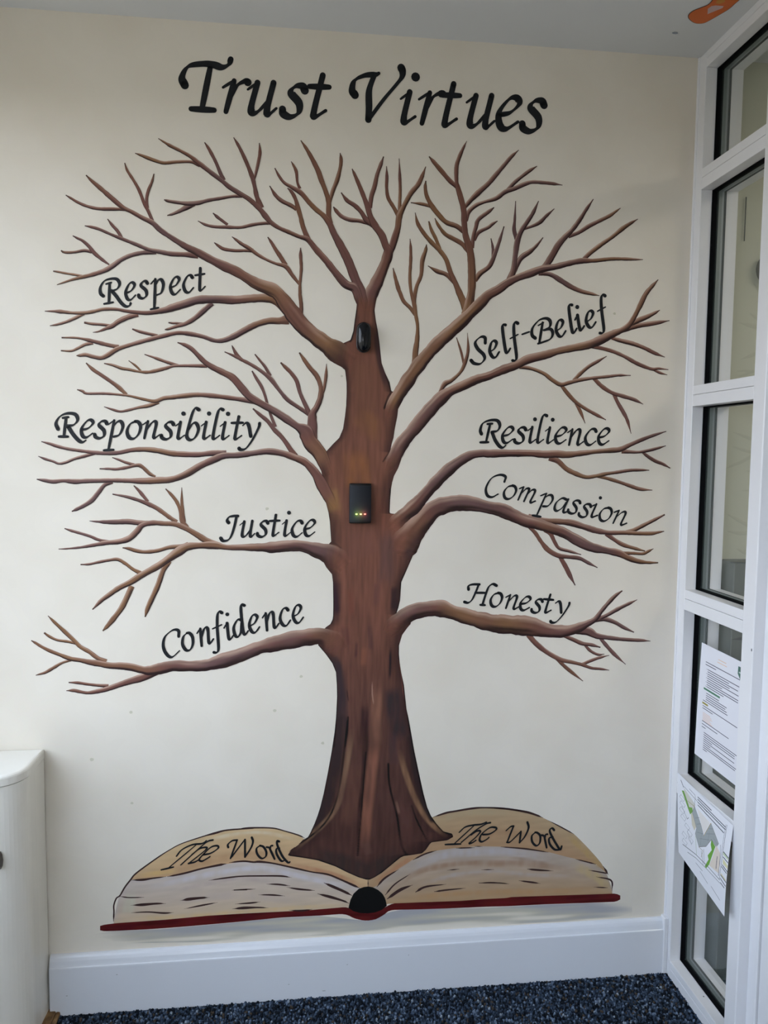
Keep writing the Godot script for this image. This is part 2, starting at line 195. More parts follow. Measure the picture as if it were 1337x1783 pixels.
# Brush strokes on the painted trunk: points, width, pigment, cover.
const TRUNK_STROKES := [
	[[-8909,13535,-8172,13636], 967, [138,88,52], 0.55],
	[[-9195,13182,-9064,12541], 352, [142,106,66], 0.50],
	[[-8355,16339,-8312,14954], 608, [112,74,56], 0.50],
	[[-8600,15013,-8182,14702,-8339,14401], 545, [126,84,54], 0.50],
	[[-8482,12154,-8411,11374], 843, [108,70,60], 0.50],
	[[-7801,12153,-7728,11371,-7795,10669], 459, [82,62,62], 0.38],
	[[-7533,10732,-7558,10006], 231, [46,30,32], 0.70],
	[[-9016,10909,-9001,9927], 194, [52,30,36], 0.80],
	[[-8675,10677,-8637,9922], 163, [112,64,50], 0.55],
	[[-8305,9156,-8333,8625], 164, [128,80,60], 0.50],
	[[-8502,9293,-8532,8862], 82, [66,40,40], 0.60],
	[[-7647,9144,-7642,8676,-7654,8275], 66, [34,25,28], 0.80],
	[[-9184,9041,-8954,8506,-8867,7703,-8880,7033], 312, [54,42,44], 0.75],
	[[-8749,8068,-8700,7732], 33, [30,20,20], 0.80],
	[[-8711,7330,-8731,6927,-8778,6568], 46, [22,14,14], 0.90],
	[[-8286,7687,-8288,7182,-8349,6553], 199, [54,32,32], 0.80],
	[[-7967,8148,-7992,7342,-7985,6540], 299, [128,88,70], 0.70],
	[[-7636,8140,-7494,7327,-7352,6644], 452, [52,40,42], 0.80],
	[[-8100,8252,-8097,7917,-8055,7647], 30, [165,130,112], 0.80],
	[[-8179,9750,-8140,9020], 131, [72,46,46], 0.50],
	[[-8831,9695,-8730,9164], 196, [88,50,46], 0.50],
	[[-7992,10802,-8019,10144], 164, [96,60,56], 0.45],
	[[-8859,7249,-8959,6426,-9095,5600,-9303,4991,-9581,4348], 295, [50,38,38], 0.85],
	[[-8612,6954,-8746,6057,-8849,5517,-8952,5085,-9161,4730,-9546,4347,-10036,3933], 161, [128,98,76], 0.75],
	[[-8501,6229,-8564,5141,-8771,4419], 461, [102,67,55], 0.50],
	[[-8245,7230,-8286,5858,-8368,4950,-8430,3851], 157, [42,26,25], 0.70],
	[[-7993,6753,-8125,5670,-8206,4760,-8287,3844], 300, [134,88,70], 0.70],
	[[-7714,5471,-7631,4365], 395, [86,58,52], 0.50],
	[[-7244,5084,-7124,4156,-7047,3780], 326, [90,59,53], 0.60],
	[[-7367,6369,-7217,5816,-7031,5296,-6771,4768,-6475,4384,-6143,4108], 154, [134,100,74], 0.78],
	[[-7068,6722,-6912,5805,-6721,5061,-6478,4570], 233, [44,33,33], 0.85],
	[[-7587,6921,-7506,6010], 214, [66,48,50], 0.60],
	[[-9720,3734,-8836,3466,-8175,3209,-7692,3405,-7300,3756], 543, [54,44,42], 0.70],
	[[-8271,4027,-8125,3651], 215, [100,70,62], 0.50],
	[[-8719,7245,-8818,6313,-8902,5592,-9057,4981,-9301,4554,-9651,4242,-9896,4090], 53, [20,14,14], 0.92],
	[[-8248,6400,-8302,5568,-8365,4694,-8439,3667], 43, [22,14,14], 0.90],
	[[-7667,6071,-7636,5541,-7512,5022,-7418,4650,-7332,4055,-7264,3792,-7153,3600], 54, [20,14,14], 0.92],
	[[-7459,5093,-7365,4721], 72, [124,92,78], 0.60],
	[[-7044,4928,-6913,4553,-6764,4249,-6633,3983], 44, [20,14,14], 0.90],
	[[-10227,3767,-9895,3688,-9473,3592,-9013,3402,-8693,3218,-8406,3073,-8173,3004,-7976,3049,-7762,3205,-7476,3431,-7297,3570,-7153,3600,-6936,3589,-6755,3635,-6648,3760,-6541,3904,-6322,3930,-6067,3955,-5940,4042,-5942,4117], 59, [18,12,12], 0.95],
	[[-7157,7269,-6991,6356,-6742,5247,-6534,4646,-6199,4204,-5942,4117], 59, [20,13,13], 0.92],
	[[-9017,7325,-9127,6432,-9322,5355,-9530,4638,-9721,4209,-10140,3902], 35, [34,24,26], 0.80],
	[[-8128,17530,-8043,17035,-7975,16536,-7858,16036,-7702,15598,-7771,15438,-7865,15152], 51, [20,13,13], 0.90],
	[[-8580,17516,-8646,17017,-8714,16767], 51, [22,14,14], 0.90],
	[[-8878,16233,-8813,15890,-8800,15419,-8838,14946], 32, [48,30,28], 0.60],
	[[-8108,17157,-8039,16597,-7906,16035,-7805,15628], 161, [62,40,40], 0.60],
	[[-8523,17456,-8582,16895], 95, [66,42,42], 0.60],
	[[-7692,14121,-7804,13960,-7883,13831], 39, [24,15,15], 0.85],
	[[-9387,13468,-9339,13309,-9252,13181], 38, [24,15,15], 0.85],
	[[-7688,13157,-7704,12559], 42, [22,14,14], 0.90],
	[[-9163,11832,-9011,11751,-8882,11621], 32, [40,26,28], 0.60],
	[[-9234,12605,-9163,11832], 45, [30,20,20], 0.80],
	[[-9122,10845,-9101,10027,-9155,9765], 45, [24,15,16], 0.85],
	[[-7386,10796,-7410,10335,-7508,9972], 49, [20,13,13], 0.90],
	[[-7423,9206,-7392,8537,-7250,7827,-7080,6805], 54, [20,13,13], 0.92],
	[[-9476,9212,-9118,8742,-9001,8174,-9013,7373,-9058,6577], 46, [24,16,17], 0.90],
	[[-7438,8806,-7356,8335,-7283,7794], 27, [120,72,60], 0.60],
	[[-6688,12283,-6848,11956,-7041,11564,-7265,11072,-7393,10777,-7414,10382], 59, [24,17,18], 0.90],
	[[-7014,12022,-7301,11368], 230, [60,44,44], 0.60],
]
# Upper and lower edge of each painted patch of the book: name, side, x, y, x, y ...
const BOOK := [
	["page", "left", [-14133,3343,-14133,3329,-14008,3476,-14010,3334,-13884,3572,-13888,3338,-13760,3662,-13765,3343,-13636,3752,-13642,3348,-13512,3841,-13518,3352,-13388,3920,-13395,3359,-13264,3999,-13271,3365,-13140,4069,-13147,3379,-13016,4129,-13023,3401,-12891,4188,-12899,3423,-12767,4229,-12775,3445,-12643,4268,-12650,3469,-12518,4307,-12525,3498,-12394,4346,-12400,3526,-12269,4378,-12275,3555,-12144,4408,-12150,3575,-12019,4438,-12024,3587,-11894,4469,-11899,3599,-11768,4499,-11773,3612,-11643,4514,-11647,3626,-11517,4524,-11521,3641,-11391,4533,-11395,3656,-11265,4537,-11268,3656,-11139,4538,-11142,3644,-11013,4536,-11015,3629,-10886,4524,-10888,3607,-10760,4512,-10761,3584,-10633,4500,-10634,3561,-10506,4465,-10506,3534,-10378,4429,-10378,3500,-10251,4388,-10250,3466,-10123,4342,-10122,3433,-9995,4296,-9994,3398,-9867,4213,-9865,3362,-9738,4120,-9736,3326,-9609,4013,-9607,3290,-9480,3906,-9478,3249,-9350,3798,-9348,3208,-9221,3691,-9218,3167,-9090,3582,-9088,3126,-8960,3498,-8958,3073,-8829,3417,-8827,3018,-8698,3335,-8696,2956,-8567,3254,-8565,2880,-8436,3172,-8433,2805,-8304,3133,-8301,2775,-8173,3107,-8170,2758]],
	["page_block", "left", [-14564,2317,-14560,2198,-14424,2889,-14429,2207,-14289,3120,-14298,2209,-14156,3300,-14166,2210,-14024,3333,-14034,2212,-13892,3338,-13902,2213,-13760,3343,-13770,2215,-13628,3348,-13638,2216,-13496,3353,-13505,2218,-13364,3360,-13372,2220,-13231,3367,-13239,2224,-13098,3387,-13106,2229,-12965,3411,-12972,2234,-12832,3435,-12839,2239,-12698,3458,-12705,2245,-12564,3489,-12571,2250,-12430,3519,-12436,2255,-12296,3550,-12302,2260,-12162,3574,-12167,2262,-12027,3587,-12032,2262,-11893,3600,-11897,2263,-11758,3613,-11762,2263,-11623,3629,-11626,2264,-11488,3645,-11490,2264,-11352,3661,-11354,2264,-11217,3651,-11218,2263,-11081,3638,-11082,2263,-10945,3617,-10945,2262,-10809,3592,-10808,2260,-10672,3568,-10671,2259,-10535,3541,-10534,2258,-10399,3505,-10396,2257,-10261,3469,-10259,2256,-10124,3433,-10121,2255,-9986,3395,-9983,2253,-9848,3357,-9844,2252,-9710,3318,-9705,2252,-9571,3279,-9567,2255,-9432,3235,-9428,2258,-9293,3191,-9288,2261,-9154,3147,-9149,2265,-9014,3096,-9009,2268,-8874,3038,-8869,2271,-8734,2978,-8729,2272,-8593,2897,-8588,2236,-8452,2816,-8447,2200,-8311,2776,-8306,2164,-8170,2758,-8164,2127]],
	["page", "right", [-8173,3107,-8170,2758,-8042,3271,-8037,2777,-7911,3436,-7905,2824,-7780,3601,-7774,2978,-7649,3766,-7642,3080,-7518,3930,-7509,3161,-7386,4045,-7377,3241,-7254,4135,-7244,3322,-7122,4224,-7112,3402,-6990,4314,-6979,3481,-6857,4403,-6845,3543,-6725,4480,-6712,3605,-6592,4548,-6578,3641,-6459,4614,-6444,3673,-6325,4650,-6310,3694,-6191,4687,-6175,3706,-6057,4716,-6040,3718,-5922,4737,-5905,3730,-5788,4758,-5769,3738,-5653,4780,-5633,3742,-5517,4788,-5497,3746,-5382,4790,-5361,3749,-5246,4792,-5225,3751,-5110,4794,-5088,3741,-4973,4782,-4951,3731,-4836,4767,-4814,3722,-4699,4753,-4676,3711,-4562,4738,-4538,3695,-4424,4715,-4400,3676,-4286,4687,-4261,3656,-4148,4660,-4123,3637,-4009,4632,-3984,3618,-3870,4585,-3844,3591,-3730,4530,-3705,3565,-3590,4476,-3565,3538,-3449,4412,-3425,3511,-3308,4335,-3284,3477,-3167,4259,-3143,3432,-3025,4182,-3002,3387,-2882,4099,-2860,3342,-2740,4015,-2718,3301,-2596,3909,-2576,3263,-2451,3761,-2434,3223,-2305,3613,-2291,3177,-2158,3453,-2148,3130,-2011,3289,-2005,3081,-1863,3106,-1858,2949,-1713,2871,-1711,2816]],
	["page_block", "right", [-8170,2758,-8164,2127,-8034,2777,-8029,2177,-7899,2832,-7893,2227,-7764,2989,-7757,2277,-7629,3088,-7620,2312,-7493,3171,-7483,2310,-7357,3253,-7346,2307,-7221,3336,-7208,2304,-7085,3418,-7071,2301,-6949,3495,-6933,2299,-6812,3558,-6795,2296,-6676,3619,-6656,2292,-6538,3651,-6518,2289,-6401,3683,-6379,2285,-6263,3698,-6240,2282,-6125,3710,-6101,2278,-5986,3723,-5961,2275,-5847,3735,-5821,2271,-5708,3740,-5681,2270,-5569,3744,-5541,2271,-5430,3747,-5401,2273,-5290,3751,-5261,2275,-5150,3746,-5120,2277,-5010,3736,-4979,2277,-4869,3726,-4838,2276,-4728,3716,-4696,2275,-4587,3702,-4554,2274,-4445,3682,-4413,2272,-4304,3662,-4271,2289,-4162,3643,-4128,2286,-4019,3623,-3986,2282,-3876,3597,-3843,2279,-3733,3570,-3700,2275,-3590,3543,-3556,2272,-3447,3515,-3413,2269,-3303,3483,-3269,2265,-3158,3437,-3125,2261,-3013,3391,-2980,2258,-2868,3345,-2836,2254,-2723,3302,-2691,2250,-2577,3263,-2546,2246,-2431,3223,-2401,2242,-2285,3175,-2255,2239,-2138,3127,-2109,2236,-1991,3069,-1964,2233,-1841,2933,-1817,2231,-1690,2778,-1671,2228,-1528,2335,-1524,2226]],
	["cover", "", [-14891,2168,-14893,2054,-14785,2195,-14788,2022,-14679,2203,-14682,2019,-14573,2210,-14576,2016,-14467,2217,-14470,2013,-14361,2218,-14364,2012,-14255,2219,-14258,2011,-14148,2221,-14151,2010,-14041,2222,-14044,2009,-13935,2223,-13938,2008,-13828,2224,-13831,2007,-13721,2226,-13724,2006,-13614,2227,-13616,2006,-13506,2228,-13509,2008,-13399,2230,-13401,2009,-13291,2232,-13294,2011,-13183,2236,-13186,2013,-13076,2241,-13078,2014,-12968,2245,-12970,2016,-12859,2249,-12862,2018,-12751,2253,-12753,2020,-12643,2257,-12645,2023,-12534,2261,-12536,2027,-12425,2265,-12427,2030,-12317,2270,-12318,2033,-12208,2272,-12209,2036,-12099,2272,-12100,2039,-11989,2273,-11991,2043,-11880,2273,-11881,2046,-11771,2274,-11772,2050,-11661,2274,-11662,2054,-11551,2275,-11552,2057,-11441,2275,-11442,2061,-11331,2274,-11332,2066,-11221,2274,-11222,2071,-11111,2273,-11111,2077,-11000,2272,-11001,2082,-10889,2271,-10890,2086,-10779,2271,-10779,2091,-10668,2270,-10668,2096,-10557,2269,-10557,2101,-10445,2268,-10445,2106,-10334,2267,-10334,2107,-10223,2266,-10222,2106,-10111,2265,-10111,2105,-9999,2264,-9999,2104,-9887,2263,-9887,2103,-9775,2262,-9775,2102,-9663,2264,-9662,2101,-9550,2267,-9550,2100,-9438,2271,-9437,2099,-9325,2274,-9325,2100,-9212,2277,-9212,2102,-9100,2281,-9099,2104,-8986,2284,-8985,2106,-8873,2287,-8872,2108,-8760,2291,-8759,2094,-8646,2256,-8645,2046,-8532,2163,-8530,1974,-8417,2122,-8416,1935,-8303,2097,-8301,1901,-8189,2084,-8187,1882,-8074,2088,-8073,1889,-7960,2098,-7958,1904,-7846,2138,-7844,1957,-7731,2209,-7729,2020,-7617,2269,-7615,2115,-7503,2315,-7501,2137,-7387,2313,-7385,2132,-7272,2311,-7270,2128,-7156,2309,-7154,2123,-7041,2307,-7038,2118,-6925,2305,-6922,2114,-6809,2303,-6806,2109,-6693,2300,-6690,2106,-6576,2297,-6573,2102,-6460,2294,-6457,2099,-6343,2292,-6340,2096,-6226,2289,-6223,2093,-6109,2286,-6106,2089,-5992,2283,-5989,2086,-5875,2280,-5872,2085,-5757,2277,-5754,2083,-5640,2278,-5636,2082,-5522,2280,-5518,2080,-5404,2282,-5401,2079,-5286,2284,-5282,2077,-5168,2286,-5164,2076,-5050,2288,-5046,2074,-4932,2287,-4927,2070,-4813,2286,-4808,2066,-4694,2285,-4689,2062,-4575,2284,-4570,2058,-4456,2284,-4450,2053,-4337,2301,-4331,2051,-4217,2299,-4211,2050,-4098,2296,-4092,2049,-3978,2293,-3972,2047,-3858,2290,-3852,2046,-3738,2287,-3731,2045,-3617,2284,-3611,2044,-3497,2281,-3490,2043,-3376,2278,-3370,2042,-3255,2276,-3249,2040,-3134,2272,-3128,2037,-3013,2269,-3006,2033,-2892,2266,-2885,2030,-2770,2263,-2763,2027,-2648,2260,-2641,2024,-2527,2257,-2519,2021,-2405,2253,-2397,2017,-2282,2250,-2275,2014,-2160,2247,-2152,2011,-2037,2244,-2030,2009,-1915,2241,-1907,2006,-1792,2238,-1784,2004,-1669,2236,-1661,2001,-1546,2233,-1538,1999,-1422,2230,-1414,1996,-1296,2165,-1293,2055]],
	["spine_hollow", "", [-8663,2280,-8663,2263,-8638,2391,-8637,2243,-8614,2485,-8612,2223,-8588,2536,-8586,2203,-8563,2588,-8561,2184,-8538,2639,-8535,2164,-8513,2663,-8509,2155,-8488,2687,-8484,2146,-8463,2710,-8458,2137,-8437,2734,-8433,2128,-8412,2758,-8407,2119,-8387,2770,-8382,2110,-8361,2778,-8356,2103,-8336,2785,-8330,2100,-8310,2793,-8305,2098,-8285,2801,-8279,2095,-8260,2806,-8254,2092,-8234,2808,-8228,2089,-8209,2809,-8202,2086,-8183,2811,-8177,2083,-8158,2812,-8151,2083,-8132,2808,-8126,2084,-8106,2801,-8100,2086,-8081,2795,-8074,2088,-8055,2789,-8049,2090,-8030,2781,-8023,2092,-8004,2767,-7998,2094,-7978,2752,-7972,2096,-7952,2737,-7946,2102,-7927,2722,-7921,2111,-7901,2708,-7895,2119,-7875,2684,-7870,2128,-7849,2660,-7844,2137,-7823,2635,-7818,2145,-7797,2611,-7793,2154,-7771,2579,-7767,2175,-7745,2531,-7742,2196,-7719,2483,-7716,2217,-7693,2407,-7691,2237,-7666,2272,-7665,2258]],
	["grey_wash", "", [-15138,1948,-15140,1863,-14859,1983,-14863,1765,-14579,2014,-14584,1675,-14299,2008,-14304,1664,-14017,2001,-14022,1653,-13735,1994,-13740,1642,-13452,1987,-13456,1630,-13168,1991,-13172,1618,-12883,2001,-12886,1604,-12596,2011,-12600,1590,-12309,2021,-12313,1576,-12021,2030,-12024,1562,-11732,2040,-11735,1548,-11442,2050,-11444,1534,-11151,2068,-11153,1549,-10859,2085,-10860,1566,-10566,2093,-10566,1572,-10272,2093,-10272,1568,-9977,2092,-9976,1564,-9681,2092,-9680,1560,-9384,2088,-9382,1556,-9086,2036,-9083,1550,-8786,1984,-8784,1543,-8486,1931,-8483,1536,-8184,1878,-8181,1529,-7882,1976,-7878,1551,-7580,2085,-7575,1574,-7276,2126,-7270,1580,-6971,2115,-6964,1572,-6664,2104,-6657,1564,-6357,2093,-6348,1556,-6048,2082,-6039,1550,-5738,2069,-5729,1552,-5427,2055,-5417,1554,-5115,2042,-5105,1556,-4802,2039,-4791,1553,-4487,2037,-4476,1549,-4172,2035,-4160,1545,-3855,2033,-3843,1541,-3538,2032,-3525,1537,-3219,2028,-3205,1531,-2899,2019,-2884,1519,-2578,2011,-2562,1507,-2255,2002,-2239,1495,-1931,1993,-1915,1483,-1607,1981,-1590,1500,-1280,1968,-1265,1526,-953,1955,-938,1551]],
]
# Brush strokes on the painted pages.
const PAGE_STROKES := [
	[[-13203,3520,-12376,3678,-11413,3831,-10720,3795,-10067,3555], 197, [176,140,104], 0.50],
	[[-12371,4252,-11411,4408,-10719,4374,-10067,4172], 98, [206,192,164], 0.60],
	[[-13897,3424,-13013,3510], 127, [206,172,112], 0.50],
	[[-10067,3487,-9075,3191,-8406,2876], 134, [176,128,96], 0.70],
	[[-13650,3106,-12379,3340,-11091,3473,-10557,3376,-9406,3037,-8539,2779], 154, [198,191,194], 0.70],
	[[-14123,2965,-14225,2431], 282, [196,192,172], 0.60],
	[[-13339,2716,-12062,2777,-11047,2717,-9736,2501], 232, [186,170,160], 0.50],
	[[-14289,2333,-13026,2289,-11419,2327,-10065,2348,-8804,2341], 114, [204,176,132], 0.70],
	[[-13019,2969,-12060,3152,-11370,3215,-10394,3023], 131, [176,158,152], 0.50],
	[[-6293,4521,-5438,4691,-4396,4609], 175, [168,150,120], 0.60],
	[[-5768,3937,-4733,4097,-4062,3994,-2996,3763], 214, [160,126,96], 0.50],
	[[-2823,3933,-2271,3405,-1824,2949], 167, [176,146,96], 0.60],
	[[-7968,2899,-7465,3255,-6960,3577], 136, [168,122,92], 0.70],
	[[-7057,3233,-6106,3568,-5070,3585,-4402,3550,-3339,3317], 213, [176,170,172], 0.70],
	[[-7459,2765,-6784,3148,-5757,3303,-4714,3248,-4043,3212,-2616,2956], 158, [150,118,96], 0.60],
	[[-6779,2796,-5752,3021,-4710,3034,-4036,2926,-2610,2776], 108, [172,160,156], 0.60],
	[[-7285,2403,-6087,2474,-4345,2444,-3669,2405,-1877,2373], 160, [176,138,98], 0.60],
	[[-2620,3100,-1887,2663,-1660,2361], 255, [184,160,116], 0.60],
	[[-4398,3408,-3335,3174], 85, [140,112,92], 0.50],
]
# Thin dark ink lines of the painted book: x, y, width.
const INK_LINES := [
	[-14565,2266,25,-14549,2518,22,-14549,2687,22,-14484,2868,22,-14398,2931,22,-14276,3142,25,-14133,3329,25,-13990,3496,25,-13514,3840,22,-13197,4042,16,-12880,4204,16,-12371,4360,19,-12051,4439,35,-11731,4504,26,-10969,4525,19],
	[-11493,4520,16,-11171,4535,26,-10621,4502,23,-10296,4405,20,-9969,4287,23,-9789,4192,20],
	[-9953,4046,20,-9838,4133,26,-9740,4207,20],
	[-10198,3854,20,-10051,3973,23],
	[-14399,2914,25,-14187,2868,19,-13810,2852,16],
	[-14117,3322,25,-13835,3313,38,-13584,3339,25,-13268,3362,16],
	[-13236,3360,25,-12824,3425,32,-12377,3526,29,-11865,3610,39,-11768,3619,16],
	[-11704,3649,23,-11349,3665,29,-11091,3627,29,-10947,3630,39,-10590,3566,26,-10001,3397,30,-9606,3283,23,-9208,3198,30,-8875,3041,30,-8540,2866,37,-8372,2780,27],
	[-14143,2663,13,-13844,2661,47,-13529,2670,32,-13276,2658,13],
	[-14130,2466,13,-13721,2461,22,-13342,2410,29,-13088,2408,13],
	[-12926,2715,13,-12703,2739,51,-12383,2755,35,-12191,2750,10],
	[-12833,2488,10,-12385,2557,29,-11999,2609,13],
	[-12220,3205,13,-11802,3246,26,-11415,3269,23,-10883,3250,26,-10394,3219,29,-10132,3163,13],
	[-11643,2913,13,-11255,2911,26,-11597,2914,16,-11047,2913,16],
	[-10770,3027,13,-10460,2999,29,-10165,2941,16],
	[-10263,2912,13,-9934,2842,33,-9538,2784,20],
	[-10982,2754,13,-10623,2727,29,-10296,2680,13],
	[-11567,2542,13,-11178,2546,29,-10917,2561,13],
	[-11632,2415,19,-11340,2425,46,-10983,2414,26,-10722,2387,13],
	[-10197,2293,16,-9867,2259,36,-9603,2285,17],
	[-9307,2979,27,-9074,2862,47,-8806,2725,43,-8571,2589,34],
	[-9471,2694,27,-9139,2587,47,-8805,2463,30,-8654,2384,30],
	[-8162,2994,24,-8160,2799,24],
	[-6464,4605,24,-6125,4701,34,-5920,4730,31,-5440,4789,35,-5095,4795,24,-4574,4747,31,-4048,4646,35,-3918,4615,21],
	[-4952,4785,21,-4429,4716,21,-3973,4625,39,-3689,4524,32,-3511,4445,21],
	[-3368,4368,11,-3008,4163,21,-2646,3953,18],
	[-1809,3020,29,-1713,2871,33,-1655,2766,18],
	[-7933,2785,34,-7733,3008,34,-7363,3232,17],
	[-6993,3467,27,-6688,3609,27,-6365,3694,21],
	[-5851,3730,24,-5350,3719,21],
	[-5351,3754,21,-5143,3740,17],
	[-4650,3705,17,-3982,3617,28,-3343,3489,18],
	[-2589,3260,18,-2009,3085,25],
	[-2220,2934,18,-1711,2816,25,-1674,2789,15],
	[-1998,2734,18,-1577,2610,29,-1535,2317,26],
	[-2060,2449,14,-1661,2404,25],
	[-7711,2551,31,-7460,2835,24,-7056,3093,14],
	[-7659,2443,48,-7322,2669,54,-6984,2790,21],
	[-6913,2586,48,-6641,2718,34,-6092,2757,14],
	[-6416,2571,31,-6089,2598,28,-5571,2621,14],
	[-6081,3138,14,-5754,3152,21],
	[-5226,2744,17,-4702,2714,21,-4386,2668,14],
	[-5164,3102,14,-4816,3090,17],
	[-3915,3055,28,-3614,3010,35,-3187,2962,14],
	[-4137,2746,21,-3782,2680,32,-3533,2630,14],
	[-5222,2736,14,-4873,2734,21,-4416,2673,14],
]
